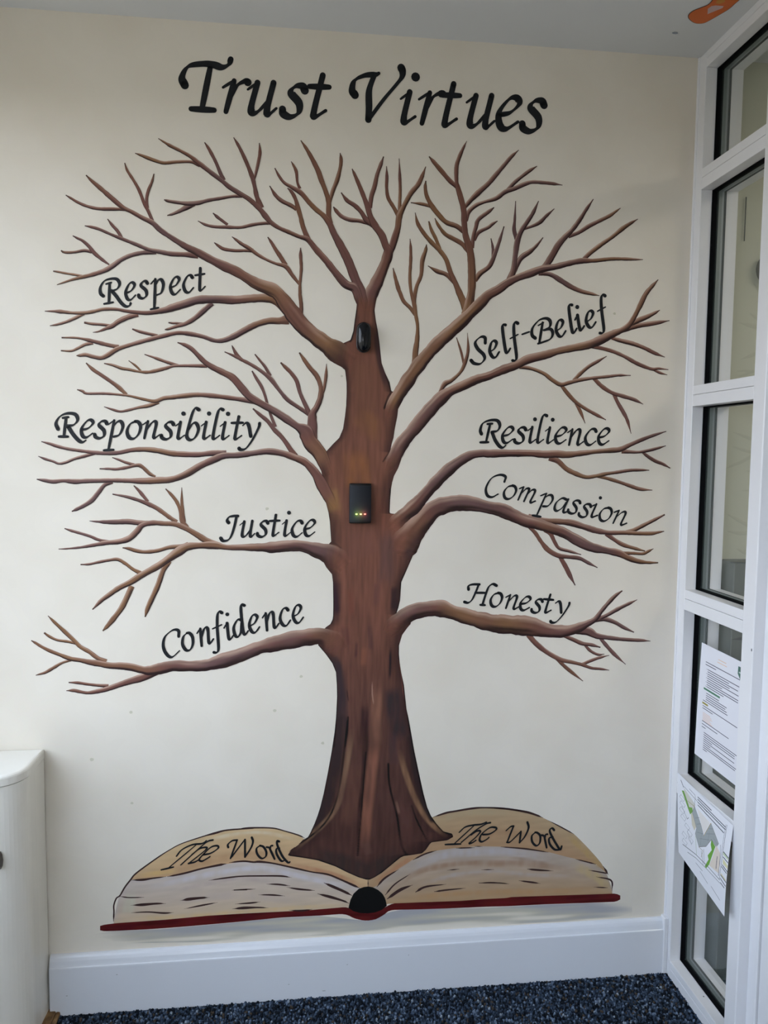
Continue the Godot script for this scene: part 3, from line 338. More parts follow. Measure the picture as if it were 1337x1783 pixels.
# Painted words: label, pen width, letters; each stroke starts with its kind (0 curve, 1 straight, 2 dot), then x, y ...
const WORDS := [
	["large black calligraphy word Trust painted near the ceiling", 174, [
		[[0,-12623,22548,-12684,22725,-12536,22973,-12202,23054,-11967,23049,-11766,23007,-11615,23079,-11564,23201], [1,-12035,23012,-12236,22040], [1,-12484,22025,-11954,22027]],
		[[1,-11747,22554,-11497,22721], [1,-11489,22721,-11684,22009], [0,-11588,22340,-11427,22611,-11251,22720,-11173,22705]],
		[[1,-11173,22544,-10948,22712], [0,-10948,22712,-11095,22159,-11061,22019,-10925,22069,-10692,22327], [0,-10574,22732,-10724,22142,-10689,22008,-10509,22155]],
		[[0,-9840,22601,-9896,22698,-10058,22683,-10167,22536,-9977,22304,-9993,22081,-10180,21979,-10346,22040,-10365,22144]],
		[[0,-9416,22977,-9615,22182,-9599,22018,-9344,22173], [1,-9732,22704,-9262,22716]],
	]],
	["large black calligraphy word Virtues painted near the ceiling, beside the ceiling corner", 171, [
		[[0,-8649,22575,-8716,22688,-8655,22906,-8415,23038,-8155,23076,-8081,23109], [0,-8192,23052,-8308,22696,-8308,22303,-8321,22023], [0,-8313,22024,-7963,22503,-7667,22861,-7527,23049,-7506,23182,-7541,23273]],
		[[1,-7543,22552,-7326,22716], [0,-7326,22724,-7458,22148,-7420,22013,-7185,22162], [2,-7188,23082]],
		[[1,-7098,22569,-6844,22741], [1,-6835,22741,-7020,22013], [0,-6929,22351,-6768,22628,-6589,22741,-6508,22725]],
		[[0,-6253,22980,-6442,22175,-6423,22009,-6168,22167], [1,-6569,22703,-6093,22717]],
		[[1,-5925,22568,-5696,22741], [0,-5696,22741,-5835,22175,-5796,22030,-5655,22083,-5420,22347], [0,-5307,22764,-5448,22158,-5408,22021,-5225,22172]],
		[[0,-5093,22326,-4829,22401,-4614,22613,-4683,22750,-4871,22705,-5109,22387,-5087,22082,-4923,22005,-4634,22187]],
		[[0,-3985,22620,-4047,22719,-4216,22704,-4326,22552,-4121,22315,-4131,22085,-4324,21979,-4499,22041,-4523,22148]],
	]],
	["black calligraphy word Respect painted over the uppermost left branches", 77, [
		[[0,-14545,17660,-14604,17719,-14606,17850,-14518,18001,-14367,18061,-14227,18055,-14168,17952,-14224,17837,-14346,17782], [1,-14394,17949,-14419,17498], [1,-14476,17937,-14357,17976], [1,-14527,17477,-14324,17521], [0,-14346,17782,-14244,17661,-14139,17516,-14036,17436,-13949,17456,-13922,17512]],
		[[0,-14019,17745,-13908,17802,-13829,17927,-13869,17993,-13950,17956,-14031,17775,-13998,17620,-13919,17592,-13805,17706]],
		[[0,-13534,17989,-13568,18036,-13642,18016,-13679,17930,-13570,17823,-13557,17704,-13634,17636,-13717,17655,-13735,17708]],
		[[1,-13452,17974,-13351,18091], [1,-13347,18092,-13379,17415], [1,-13464,17385,-13283,17429], [0,-13363,17932,-13285,18065,-13211,18085,-13164,17972,-13212,17787,-13315,17723]],
		[[0,-12989,17909,-12876,17967,-12797,18093,-12838,18159,-12919,18122,-13001,17940,-12966,17784,-12887,17756,-12772,17871]],
		[[0,-12493,18161,-12528,18208,-12610,18179,-12696,17992,-12657,17837,-12572,17810,-12466,17923]],
		[[0,-12302,18381,-12321,17946,-12298,17861,-12194,17962], [1,-12424,18213,-12206,18255]],
	]],
	["black calligraphy word Responsibility painted at left, the longest word", 85, [
		[[0,-15633,14534,-15675,14668,-15586,14823,-15418,14902,-15232,14882,-15183,14752,-15275,14635,-15405,14610], [1,-15442,14806,-15503,14363], [1,-15520,14793,-15390,14818], [1,-15615,14354,-15411,14356], [0,-15405,14603,-15298,14423,-15170,14270,-15077,14229,-15002,14276]],
		[[0,-15085,14519,-14945,14561,-14833,14679,-14871,14754,-14970,14728,-15094,14553,-15079,14386,-14991,14344,-14840,14445]],
		[[0,-14515,14677,-14548,14731,-14638,14723,-14695,14639,-14584,14510,-14588,14384,-14689,14325,-14783,14359,-14796,14417]],
		[[1,-14485,14650,-14348,14755], [1,-14343,14756,-14487,14055], [1,-14592,14039,-14372,14055], [0,-14387,14592,-14274,14718,-14184,14727,-14147,14601,-14232,14417,-14363,14366]],
		[[0,-13853,14738,-13975,14671,-14049,14503,-14003,14352,-13893,14331,-13780,14445,-13735,14613,-13783,14722,-13853,14738]],
		[[1,-13684,14659,-13561,14748], [1,-13561,14748,-13651,14339], [0,-13606,14529,-13471,14710,-13390,14744,-13371,14668,-13433,14403,-13409,14348,-13285,14433]],
		[[0,-12967,14677,-13001,14731,-13092,14722,-13150,14638,-13036,14507,-13039,14381,-13142,14321,-13237,14355,-13251,14414]],
		[[1,-12917,14642,-12798,14735], [0,-12798,14740,-12861,14414,-12837,14338,-12708,14423], [2,-12728,14942]],
		[[0,-12365,15041,-12446,15074,-12520,14947,-12629,14566,-12653,14384,-12573,14312,-12459,14376,-12379,14567,-12427,14711,-12514,14702,-12609,14566]],
		[[1,-12312,14651,-12193,14744], [0,-12193,14749,-12255,14422,-12231,14345,-12101,14431], [2,-12123,14952]],
		[[0,-11794,15050,-11865,15066,-11929,14931,-12030,14442,-12006,14344,-11876,14430]],
		[[1,-11863,14649,-11743,14743], [0,-11743,14747,-11805,14420,-11780,14343,-11650,14429], [2,-11673,14952]],
		[[0,-11416,14893,-11506,14436,-11492,14343,-11350,14433], [1,-11589,14734,-11320,14744]],
		[[0,-11324,14675,-11241,14739,-11179,14676,-11131,14420], [0,-10918,14737,-10941,14634,-11096,14326,-11254,14120,-11374,14090,-11410,14120]],
	]],
	["black calligraphy word Self-Belief painted above an upper right limb", 83, [
		[[0,-5343,16813,-5355,16946,-5471,16954,-5597,16821,-5533,16668,-5383,16530,-5356,16411,-5464,16296,-5618,16304,-5693,16373]],
		[[0,-4061,16969,-4144,17044,-4136,17217,-3973,17413,-3787,17466,-3682,17395,-3694,17260,-3842,17172], [0,-3842,17172,-3670,17201,-3608,17098,-3664,16962,-3834,16883,-3983,16834], [1,-3878,17359,-3952,16858], [1,-3994,17281,-3853,17363]],
		[[0,-5209,16604,-5108,16680,-5055,16817,-5112,16875,-5186,16825,-5228,16632,-5158,16484,-5071,16470,-4980,16603]],
		[[0,-4836,17273,-4899,17269,-4905,17131,-4825,16667,-4773,16586,-4697,16696]],
		[[0,-4524,17323,-4583,17347,-4621,17248,-4601,16957,-4534,16508,-4566,16403,-4633,16398], [1,-4709,16938,-4505,17048]],
		[[1,-4403,17051,-4220,17120]],
		[[0,-3507,17168,-3404,17245,-3351,17383,-3410,17441,-3484,17390,-3526,17196,-3454,17048,-3365,17034,-3273,17168]],
		[[0,-3131,17819,-3195,17814,-3200,17675,-3115,17209,-3062,17127,-2985,17239]],
		[[1,-3040,17450,-2975,17566], [0,-2976,17570,-2914,17258,-2868,17196,-2792,17307], [2,-2989,17772]],
		[[0,-2726,17416,-2623,17493,-2570,17631,-2629,17689,-2705,17638,-2746,17444,-2673,17295,-2583,17281,-2491,17415]],
		[[0,-2269,18074,-2330,18097,-2368,17998,-2345,17704,-2272,17252,-2304,17146,-2373,17141], [1,-2455,17684,-2247,17796]],
	]],
	["black calligraphy word Resilience painted over the middle right limb", 83, [
		[[0,-5395,14553,-5425,14647,-5363,14816,-5177,14897,-4990,14889,-4923,14767,-4984,14639,-5128,14607], [1,-5175,14805,-5267,14369], [1,-5244,14801,-5118,14814], [1,-5419,14339,-5212,14347], [0,-5119,14595,-5037,14400,-4918,14246,-4830,14214,-4759,14274]],
		[[0,-4835,14506,-4691,14547,-4578,14662,-4620,14736,-4723,14711,-4846,14539,-4824,14375,-4731,14333,-4576,14432]],
		[[0,-4250,14672,-4287,14726,-4381,14718,-4437,14635,-4316,14508,-4315,14384,-4419,14327,-4518,14360,-4534,14418]],
		[[1,-4198,14647,-4079,14738], [0,-4079,14742,-4134,14425,-4107,14350,-3977,14432], [2,-4013,14939]],
		[[0,-3708,15034,-3781,15051,-3843,14919,-3932,14445,-3905,14350,-3775,14432]],
		[[1,-3736,14642,-3616,14733], [0,-3616,14737,-3670,14419,-3643,14344,-3513,14427], [2,-3550,14935]],
		[[0,-3448,14510,-3301,14551,-3187,14667,-3230,14741,-3335,14717,-3459,14543,-3436,14377,-3340,14336,-3183,14435]],
		[[1,-3146,14616,-3021,14703], [1,-3021,14703,-3100,14301], [0,-3060,14487,-2925,14665,-2841,14699,-2818,14624,-2873,14362,-2846,14308,-2720,14391]],
		[[0,-2394,14657,-2432,14711,-2538,14695,-2668,14516,-2639,14350,-2537,14308,-2390,14407]],
		[[0,-2309,14499,-2160,14540,-2045,14657,-2089,14732,-2195,14707,-2320,14532,-2296,14365,-2199,14323,-2041,14423]],
	]],
	["black calligraphy word Compassion sloping down above a right limb", 72, [
		[[0,-4775,13348,-4747,13477,-4898,13525,-5115,13432,-5247,13187,-5212,13004,-5086,12958,-4931,13035]],
		[[0,-4553,13252,-4677,13220,-4774,13092,-4756,12952,-4657,12911,-4533,12984,-4464,13119,-4491,13223,-4553,13252]],
		[[1,-4376,13176,-4267,13223], [1,-4263,13222,-4405,12888], [0,-4336,13043,-4199,13174,-4130,13177,-4132,13121,-4250,12853], [0,-4186,13009,-4049,13140,-3970,13141,-3975,13074,-4074,12870,-4061,12818,-3952,12861]],
		[[1,-3812,12998,-3664,13059], [1,-3660,13058,-3909,12482], [1,-4011,12491,-3801,12457], [0,-3728,12926,-3601,13011,-3514,12999,-3500,12882,-3610,12740,-3742,12725]],
		[[0,-3117,12897,-3238,12935,-3392,12826,-3436,12669,-3369,12608,-3232,12691,-3131,12831], [0,-3074,12913,-3190,12654,-3183,12569,-3060,12606]],
		[[0,-2761,12811,-2784,12865,-2872,12877,-2940,12817,-2854,12679,-2878,12570,-2984,12541,-3069,12591,-3072,12645]],
		[[0,-2471,12718,-2494,12773,-2582,12785,-2651,12724,-2565,12586,-2588,12477,-2695,12448,-2780,12498,-2783,12552]],
		[[1,-2449,12729,-2321,12785], [0,-2320,12788,-2433,12520,-2423,12449,-2287,12494], [2,-2220,12949]],
		[[0,-1995,12693,-2124,12660,-2222,12530,-2202,12387,-2100,12345,-1972,12419,-1903,12557,-1931,12663,-1995,12693]],
		[[1,-1835,12575,-1702,12626], [1,-1702,12626,-1855,12289], [0,-1782,12444,-1622,12573,-1538,12585,-1533,12515,-1635,12296,-1621,12243,-1489,12290]],
	]],
	["black calligraphy word Justice painted on the lower left limb", 79, [
		[[0,-11677,12307,-11708,12360,-11666,12440,-11563,12468,-11447,12472], [0,-11480,12464,-11533,12223,-11607,11990,-11690,11880,-11810,11859,-11864,11923]],
		[[1,-11405,12242,-11294,12335], [0,-11294,12335,-11348,12035,-11324,11960,-11255,11988,-11145,12129], [0,-11100,12349,-11153,12029,-11129,11957,-11042,12038]],
		[[0,-10724,12293,-10757,12344,-10841,12336,-10892,12255,-10783,12132,-10782,12012,-10875,11955,-10964,11987,-10978,12042]],
		[[0,-10525,12497,-10596,12068,-10581,11980,-10456,12065], [1,-10678,12347,-10435,12358]],
		[[1,-10372,12267,-10265,12356], [0,-10265,12360,-10314,12051,-10289,11979,-10173,12060], [2,-10206,12553]],
		[[0,-9885,12297,-9919,12349,-10013,12332,-10128,12158,-10103,11998,-10013,11958,-9882,12056]],
		[[0,-9808,12143,-9676,12185,-9573,12298,-9612,12370,-9706,12345,-9817,12175,-9796,12014,-9711,11975,-9570,12073]],
	]],
	["black calligraphy word Confidence slanting up above the lowest left limb", 77, [
		[[0,-12895,9496,-12902,9644,-13041,9653,-13222,9495,-13268,9271,-13202,9077,-13064,8983,-12876,9141]],
		[[0,-12697,9577,-12784,9484,-12804,9298,-12725,9155,-12626,9157,-12558,9295,-12564,9475,-12633,9575,-12697,9577]],
		[[1,-12455,9566,-12373,9682], [1,-12373,9682,-12344,9250], [0,-12355,9451,-12287,9662,-12226,9713,-12191,9641,-12174,9359,-12139,9309,-12056,9420]],
		[[0,-11851,10073,-11908,10104,-11957,10002,-11963,9684,-11936,9191,-11979,9080,-12048,9082], [1,-12075,9674,-11856,9773]],
		[[1,-11799,9689,-11723,9808], [0,-11724,9812,-11692,9470,-11652,9398,-11564,9511], [2,-11717,10031]],
		[[0,-11304,10250,-11368,10270,-11385,10112,-11336,9625,-11286,9514,-11208,9610], [0,-11381,9886,-11473,9886,-11564,9696,-11525,9496,-11450,9469,-11387,9589,-11369,9798]],
		[[0,-11166,9728,-11055,9801,-10988,9945,-11042,10013,-11123,9966,-11183,9760,-11124,9592,-11035,9569,-10929,9704]],
		[[1,-10862,9930,-10779,10046], [1,-10779,10046,-10746,9611], [0,-10759,9814,-10691,10027,-10630,10078,-10593,10005,-10574,9722,-10538,9671,-10455,9783]],
		[[0,-10233,10120,-10278,10169,-10362,10130,-10425,9918,-10360,9751,-10266,9728,-10169,9862]],
		[[0,-10089,9956,-9976,10029,-9910,10174,-9964,10243,-10046,10195,-10106,9988,-10045,9820,-9955,9796,-9849,9932]],
	]],
	["black calligraphy word Honesty painted above the lowest right limb", 76, [
		[[0,-5650,10590,-5651,10682,-5541,10720,-5368,10719], [0,-5388,10714,-5463,10514,-5558,10319,-5655,10247,-5750,10268], [1,-5475,10502,-5203,10499], [0,-4922,10685,-5017,10725,-5120,10658,-5190,10487,-5271,10218], [1,-5333,10189,-5214,10180]],
		[[0,-4868,10492,-4986,10447,-5066,10308,-5033,10168,-4932,10136,-4819,10223,-4767,10366,-4804,10469,-4868,10492]],
		[[1,-4668,10377,-4548,10440], [1,-4548,10440,-4659,10090], [0,-4605,10252,-4467,10396,-4389,10416,-4377,10347,-4452,10119,-4433,10067,-4313,10127]],
		[[0,-4266,10199,-4130,10219,-4016,10310,-4048,10382,-4144,10372,-4272,10230,-4268,10079,-4187,10031,-4037,10101]],
		[[0,-3693,10253,-3722,10306,-3808,10310,-3867,10242,-3769,10112,-3780,10000,-3880,9960,-3967,10002,-3976,10056]],
		[[0,-3483,10436,-3597,10046,-3591,9962,-3455,10024], [1,-3652,10318,-3405,10294]],
		[[0,-3341,10208,-3259,10254,-3207,10191,-3181,9959], [0,-2964,10212,-2991,10124,-3155,9872,-3316,9711,-3428,9699,-3458,9730]],
	]],
	["thin black handwriting The Word on the left page of the painted book", 47, [
		[[0,-13006,3887,-12872,4049,-12624,4165,-12376,4187,-12265,4258], [1,-12508,4168,-13206,3591], [1,-13384,3551,-13083,3607]],
		[[0,-12104,4267,-12237,4233,-12432,4076,-12904,3653], [0,-12626,3911,-12432,4056,-12261,4076,-12322,3983,-12711,3681], [0,-12711,3681,-12559,3711,-12476,3756]],
		[[0,-12351,3888,-12157,3924,-11976,4044,-12003,4110,-12156,4077,-12351,3896,-12448,3770,-12379,3725,-12241,3794,-12179,3838]],
		[[0,-11726,4055,-11734,4129,-11628,4220,-11502,4235], [1,-11502,4235,-11672,3758], [1,-11672,3758,-11307,4240], [1,-11307,4240,-11309,3774], [0,-11309,3774,-11159,4011,-11108,4171,-11136,4284]],
		[[0,-10929,4059,-11019,3984,-10997,3835,-10888,3717,-10789,3765,-10775,3888,-10845,4022,-10929,4059]],
		[[1,-10766,4012,-10699,3997], [1,-10699,3997,-10564,3685], [0,-10682,3943,-10659,4036,-10620,4043]],
		[[0,-10451,4144,-10501,4164,-10490,4037,-10366,3749,-10218,3569,-10179,3590], [0,-10445,3966,-10518,3949,-10507,3809,-10394,3626,-10287,3650]],
	]],
	["thin black handwriting The Word on the right page of the painted book", 50, [
		[[0,-5776,4159,-5621,4293,-5410,4337,-5198,4351,-5053,4401], [1,-5378,4328,-5903,3856], [1,-6140,3846,-5731,3842]],
		[[0,-4947,4383,-5066,4353,-5354,4179,-5719,3879], [0,-5458,4071,-5301,4171,-5208,4155,-5324,4010,-5506,3850,-5422,3859,-5322,3921]],
		[[0,-5139,4066,-4954,4078,-4791,4179,-4797,4241,-4957,4246,-5166,4089,-5227,3930,-5162,3873,-5030,3934,-4973,3985]],
		[[0,-4515,4144,-4397,4246,-4317,4259], [1,-4317,4259,-4481,3825], [0,-4481,3825,-4387,3840,-4112,4105], [1,-4112,4105,-4144,3795], [0,-4144,3795,-4008,3951,-3907,4190,-3943,4349]],
		[[0,-3720,4059,-3812,3963,-3794,3799,-3683,3690,-3590,3767,-3582,3952,-3660,4043,-3720,4059]],
		[[1,-3547,3977,-3474,3952], [1,-3474,3952,-3397,3621], [0,-3456,3891,-3434,3983,-3388,3991]],
		[[0,-3206,4097,-3262,4154,-3326,4103,-3284,3970,-3141,3717,-3022,3547,-2984,3641], [0,-3234,3908,-3336,3877,-3315,3721,-3191,3570,-3082,3545,-3028,3553]],
	]],
]
# Corners of the site plan sheet: top left, top right, bottom left, bottom right.
const PLAN_CORNERS := [Vector3(-0.0015, 0.5721, 0.0402), Vector3(-0.0015, 0.5568, 0.2991), Vector3(-0.0120, 0.3756, 0.0804), Vector3(-0.0300, 0.3567, 0.3252)]
# Coloured areas of the site plan in thousandths of the sheet: colour with outline flag, corners.
const PLAN_AREAS := [
	[[206, 204, 196, 0], [130, 116], [364, 176], [334, 255], [283, 293], [157, 200]],
	[[118, 160, 84, 0], [87, 173], [130, 151], [248, 277], [308, 247], [321, 289], [271, 351], [240, 327]],
	[[206, 200, 182, 0], [288, 336], [326, 290], [407, 401], [367, 484], [314, 451]],
	[[224, 220, 216, 0], [397, 192], [641, 209], [551, 398], [501, 341]],
	[[160, 166, 167, 1], [310, 300], [352, 207], [496, 344], [550, 422], [657, 200], [817, 326], [784, 390], [691, 369], [606, 507], [467, 609], [386, 510], [408, 429]],
	[[112, 164, 70, 0], [691, 368], [768, 396], [680, 661], [624, 745], [595, 740], [664, 615], [643, 583], [711, 475], [686, 429]],
	[[220, 208, 196, 0], [782, 369], [860, 406], [866, 630], [681, 670], [741, 516]],
	[[214, 210, 170, 0], [914, 425], [998, 444], [997, 480], [914, 478]],
	[[200, 210, 180, 0], [899, 359], [998, 358], [996, 385], [909, 385]],
	[[214, 208, 180, 0], [896, 594], [989, 605], [986, 627], [899, 620]],
]
# Lines of the site plan: [width, colour], points.
const PLAN_LINES := [
	[[3, 96, 100, 108], [130, 98], [441, 117], [576, 124]],
	[[3, 96, 100, 108], [353, 106], [341, 215]],
	[[4, 110, 112, 118], [908, 56], [900, 366], [879, 685]],
	[[3, 110, 112, 118], [891, 60], [877, 384], [855, 658]],
	[[4, 96, 98, 104], [886, 684], [652, 703], [404, 742], [109, 827]],
	[[3, 96, 98, 104], [890, 715], [640, 744], [406, 782], [220, 844]],
	[[3, 150, 140, 90], [352, 207], [212, 225]],
	[[3, 120, 150, 90], [395, 532], [422, 734]],
	[[3, 96, 100, 108], [563, 567], [583, 730]],
	[[3, 96, 100, 108], [518, 620], [559, 749]],
	[[3, 90, 92, 100], [730, 872], [904, 895]],
	[[3, 90, 92, 100], [408, 839], [548, 831]],
	[[3, 96, 100, 108], [499, 873], [660, 894]],
	[[3, 96, 100, 108], [216, 594], [312, 692]],
	[[3, 96, 100, 108], [91, 365], [214, 446], [241, 411]],
	[[3, 96, 100, 108], [235, 64], [344, 69], [353, 97]],
	[[3, 96, 100, 108], [849, 319], [861, 414], [862, 653]],
	[[2, 128, 134, 136], [370, 332], [449, 275]],
	[[2, 128, 134, 136], [406, 383], [484, 325]],
	[[2, 128, 134, 136], [426, 464], [537, 408]],
	[[2, 128, 134, 136], [595, 368], [731, 276]],
	[[2, 128, 134, 136], [633, 282], [700, 238]],
	[[2, 128, 134, 136], [478, 504], [657, 397]],
	[[2, 128, 134, 136], [649, 306], [630, 434]],
	[[2, 128, 134, 136], [506, 428], [498, 567]],
	[[2, 128, 134, 136], [722, 325], [794, 352]],
	[[3, 176, 150, 90], [550, 422], [657, 200]],
	[[3, 150, 140, 110], [467, 609], [549, 597], [522, 688]],
	[[2, 130, 134, 142], [44, 277], [130, 287], [157, 245], [73, 234], [44, 277]],
	[[2, 130, 134, 142], [52, 349], [139, 357], [167, 313], [82, 304], [52, 349]],
	[[2, 130, 134, 142], [41, 433], [129, 440], [158, 394], [72, 386], [41, 433]],
	[[2, 130, 134, 142], [70, 505], [158, 511], [187, 464], [100, 457], [70, 505]],
	[[2, 130, 134, 142], [159, 561], [244, 565], [271, 518], [187, 513], [159, 561]],
	[[2, 130, 134, 142], [216, 604], [300, 608], [326, 560], [244, 555], [216, 604]],
	[[2, 130, 134, 142], [236, 673], [321, 675], [346, 626], [264, 623], [236, 673]],
	[[2, 130, 134, 142], [99, 704], [189, 706], [217, 655], [129, 652], [99, 704]],
	[[2, 130, 134, 142], [98, 791], [189, 791], [218, 738], [129, 737], [98, 791]],
]
# Lines of small writing on the site plan, from and to.
const PLAN_TEXT := [[[399, 61], [642, 62]], [[400, 89], [889, 91]], [[407, 119], [893, 116]], [[411, 150], [874, 163]], [[911, 354], [993, 362]], [[912, 409], [994, 413]], [[911, 499], [995, 509]], [[901, 525], [986, 534]], [[899, 620], [993, 630]], [[897, 660], [986, 675]], [[902, 704], [971, 708]], [[814, 477], [808, 613]], [[66, 59], [121, 112]]]

var taken := {}
var noise := FastNoiseLite.new()
var grain := FastNoiseLite.new()
var M := {}

# ---------------------------------------------------------------- naming
func numbered(called: String) -> String:
	var n: int = taken.get(called, 0)
	taken[called] = n + 1
	return called if n == 0 else "%s_%03d" % [called, n]

func tag(o: Node3D, label: String, category: String, group := "") -> Node3D:
	o.set_meta("label", label)
	o.set_meta("category", category)
	if group != "":
		o.set_meta("group", group)
	return o

func thing(called: String, label: String, category: String, at := Vector3.ZERO, group := "") -> Node3D:
	var o := Node3D.new()
	o.name = numbered(called)
	add_child(o)
	o.position = at
	return tag(o, label, category, group)

func setting(called: String) -> Node3D:
	var o := Node3D.new()
	o.name = called
	add_child(o)
	o.set_meta("kind", "structure")
	return o

func put(mesh: Mesh, called: String, material: Material, parent: Node3D, at := Vector3.ZERO) -> MeshInstance3D:
	var o := MeshInstance3D.new()
	o.name = called
	o.mesh = mesh
	o.material_override = material
	o.position = at
	parent.add_child(o, true)
	return o

# ---------------------------------------------------------------- materials
func srgb(r: float, g: float, b: float) -> Color:
	return Color(r / 255.0, g / 255.0, b / 255.0)

func mat(c: Color, rough := 0.6, metal := 0.0, spec := 0.5) -> StandardMaterial3D:
	var m := StandardMaterial3D.new()
	m.albedo_color = c
	m.roughness = rough
	m.metallic = metal
	m.metallic_specular = spec
	return m

func noise_tex(freq: float, octaves: int, size: int, seed_: int, ramp: Array, normal := false, strength := 2.0) -> NoiseTexture2D:
	var n := FastNoiseLite.new()
	n.seed = seed_
	n.frequency = freq
	n.fractal_octaves = octaves
	var t := NoiseTexture2D.new()
	t.width = size
	t.height = size
	t.seamless = true
	t.noise = n
	if normal:
		t.as_normal_map = true
		t.bump_strength = strength
	elif ramp.size() > 0:
		var g := Gradient.new()
		g.offsets = PackedFloat32Array([0.0, 0.5, 1.0])
		g.colors = PackedColorArray([ramp[0], ramp[1], ramp[2]])
		t.color_ramp = g
	return t

func make_materials() -> void:
	var wall := mat(Color(1, 1, 1), 0.55, 0.0, 0.35)
	wall.albedo_texture = noise_tex(0.006, 3, 512, 11, [srgb(228, 219, 204), srgb(231, 223, 209), srgb(234, 226, 213)])
	wall.normal_enabled = true
	wall.normal_texture = noise_tex(0.03, 4, 512, 12, [], true, 1.2)
	wall.normal_scale = 0.12
	wall.uv1_triplanar = true
	wall.uv1_world_triplanar = true
	wall.uv1_scale = Vector3(1.3, 1.3, 1.3)
	M.wall = wall
	M.corridor = mat(srgb(198, 198, 180), 0.7, 0.0, 0.3)
	M.ceiling = mat(srgb(222, 223, 224), 0.9, 0.0, 0.2)
	M.gloss_white = mat(srgb(226, 229, 236), 0.2, 0.0, 0.5)
	M.frame = mat(srgb(230, 230, 233), 0.32, 0.0, 0.5)
	M.laminate = mat(srgb(240, 236, 227), 0.2, 0.0, 0.5)
	M.rubber = mat(srgb(15, 16, 19), 0.85, 0.0, 0.15)
	M.spacer = mat(srgb(120, 126, 128), 0.4, 0.3)
	var glass := StandardMaterial3D.new()
	glass.transparency = BaseMaterial3D.TRANSPARENCY_ALPHA
	glass.albedo_color = Color(0.85, 0.95, 0.9, 0.05)
	glass.roughness = 0.0
	M.glass = glass
	var carpet := mat(Color(1, 1, 1), 0.95, 0.0, 0.1)
	carpet.albedo_texture = noise_tex(0.25, 3, 512, 21, [srgb(30, 36, 44), srgb(50, 60, 74), srgb(76, 88, 106)])
	carpet.uv1_triplanar = true
	carpet.uv1_world_triplanar = true
	carpet.uv1_scale = Vector3(4, 4, 4)
	M.carpet = carpet
	var pile := mat(Color(1, 1, 1), 0.95, 0.0, 0.1)
	pile.vertex_color_use_as_albedo = true
	M.pile = pile
	var paint := mat(Color(1, 1, 1), 0.5, 0.0, 0.35)
	paint.vertex_color_use_as_albedo = true
	M.paint = paint
	M.ink = mat(srgb(24, 26, 30), 0.5, 0.0, 0.35)
	M.page_ink = mat(srgb(62, 42, 40), 0.5, 0.0, 0.3)
	M.black_gloss = mat(srgb(10, 12, 18), 0.14, 0.0, 0.42)
	M.black_matt = mat(srgb(24, 28, 36), 0.6, 0.0, 0.4)
	M.black_cap = mat(srgb(10, 10, 12), 0.5, 0.0, 0.4)
	var wood := mat(Color(1, 1, 1), 0.7)
	wood.albedo_texture = noise_tex(0.02, 4, 256, 31, [srgb(96, 70, 42), srgb(140, 106, 68), srgb(176, 140, 98)])
	wood.uv1_triplanar = true
	wood.uv1_scale = Vector3(6, 30, 6)
	M.wood = wood
	M.dark_grey = mat(srgb(84, 86, 84), 0.6)

# ---------------------------------------------------------------- mesh helpers
func tri(st: SurfaceTool, a: Vector3, b: Vector3, c: Vector3, out: Vector3) -> void:
	var n := (b - a).cross(c - a)
	if n.length_squared() < 1e-20:
		return
	n = n.normalized()
	if n.dot(out) < 0.0:
		n = -n
		st.set_normal(n); st.add_vertex(a)
		st.set_normal(n); st.add_vertex(b)
		st.set_normal(n); st.add_vertex(c)
	else:
		st.set_normal(n); st.add_vertex(a)
		st.set_normal(n); st.add_vertex(c)
		st.set_normal(n); st.add_vertex(b)

func quad(st: SurfaceTool, a: Vector3, b: Vector3, c: Vector3, d: Vector3, out: Vector3) -> void:
	tri(st, a, b, c, out)
	tri(st, a, c, d, out)

func begin() -> SurfaceTool:
	var st := SurfaceTool.new()
	st.begin(Mesh.PRIMITIVE_TRIANGLES)
	return st

func corner(h: Vector3, s: Vector3, b: float, axis: int) -> Vector3:
	var v := h * s
	for k in 3:
		if k != axis:
			v[k] -= b * s[k]
	return v

# a box from lo to hi whose edges are chamfered by b
func add_box(st: SurfaceTool, lo: Vector3, hi: Vector3, b := 0.0015) -> void:
	var c := (lo + hi) * 0.5
	var h := (hi - lo) * 0.5
	b = minf(b, minf(h.x, minf(h.y, h.z)) * 0.9)
	for a in 3:
		var p: int = (a + 1) % 3
		var q: int = (a + 2) % 3
		for s in [-1.0, 1.0]:
			var vs := []
			for e in [[-1.0, -1.0], [1.0, -1.0], [1.0, 1.0], [-1.0, 1.0]]:
				var sg := Vector3.ZERO
				sg[a] = s
				sg[p] = e[0]
				sg[q] = e[1]
				vs.append(c + corner(h, sg, b, a))
			var out := Vector3.ZERO
			out[a] = s
			quad(st, vs[0], vs[1], vs[2], vs[3], out)
	if b <= 0.0:
		return
	for a in 3:
		var p2: int = (a + 1) % 3
		var q2: int = (a + 2) % 3
		for sp in [-1.0, 1.0]:
			for sq in [-1.0, 1.0]:
				var s0 := Vector3.ZERO
				s0[a] = -1.0
				s0[p2] = sp
				s0[q2] = sq
				var s1 := s0
				s1[a] = 1.0
				var out2 := Vector3.ZERO
				out2[p2] = sp
				out2[q2] = sq
				quad(st, c + corner(h, s0, b, p2), c + corner(h, s1, b, p2), c + corner(h, s1, b, q2), c + corner(h, s0, b, q2), out2)
	for sx in [-1.0, 1.0]:
		for sy in [-1.0, 1.0]:
			for sz in [-1.0, 1.0]:
				var sg3 := Vector3(sx, sy, sz)
				tri(st, c + corner(h, sg3, b, 0), c + corner(h, sg3, b, 1), c + corner(h, sg3, b, 2), sg3)

func box(lo: Vector3, hi: Vector3, b := 0.0015) -> Mesh:
	var st := begin()
	add_box(st, lo, hi, b)
	return st.commit()

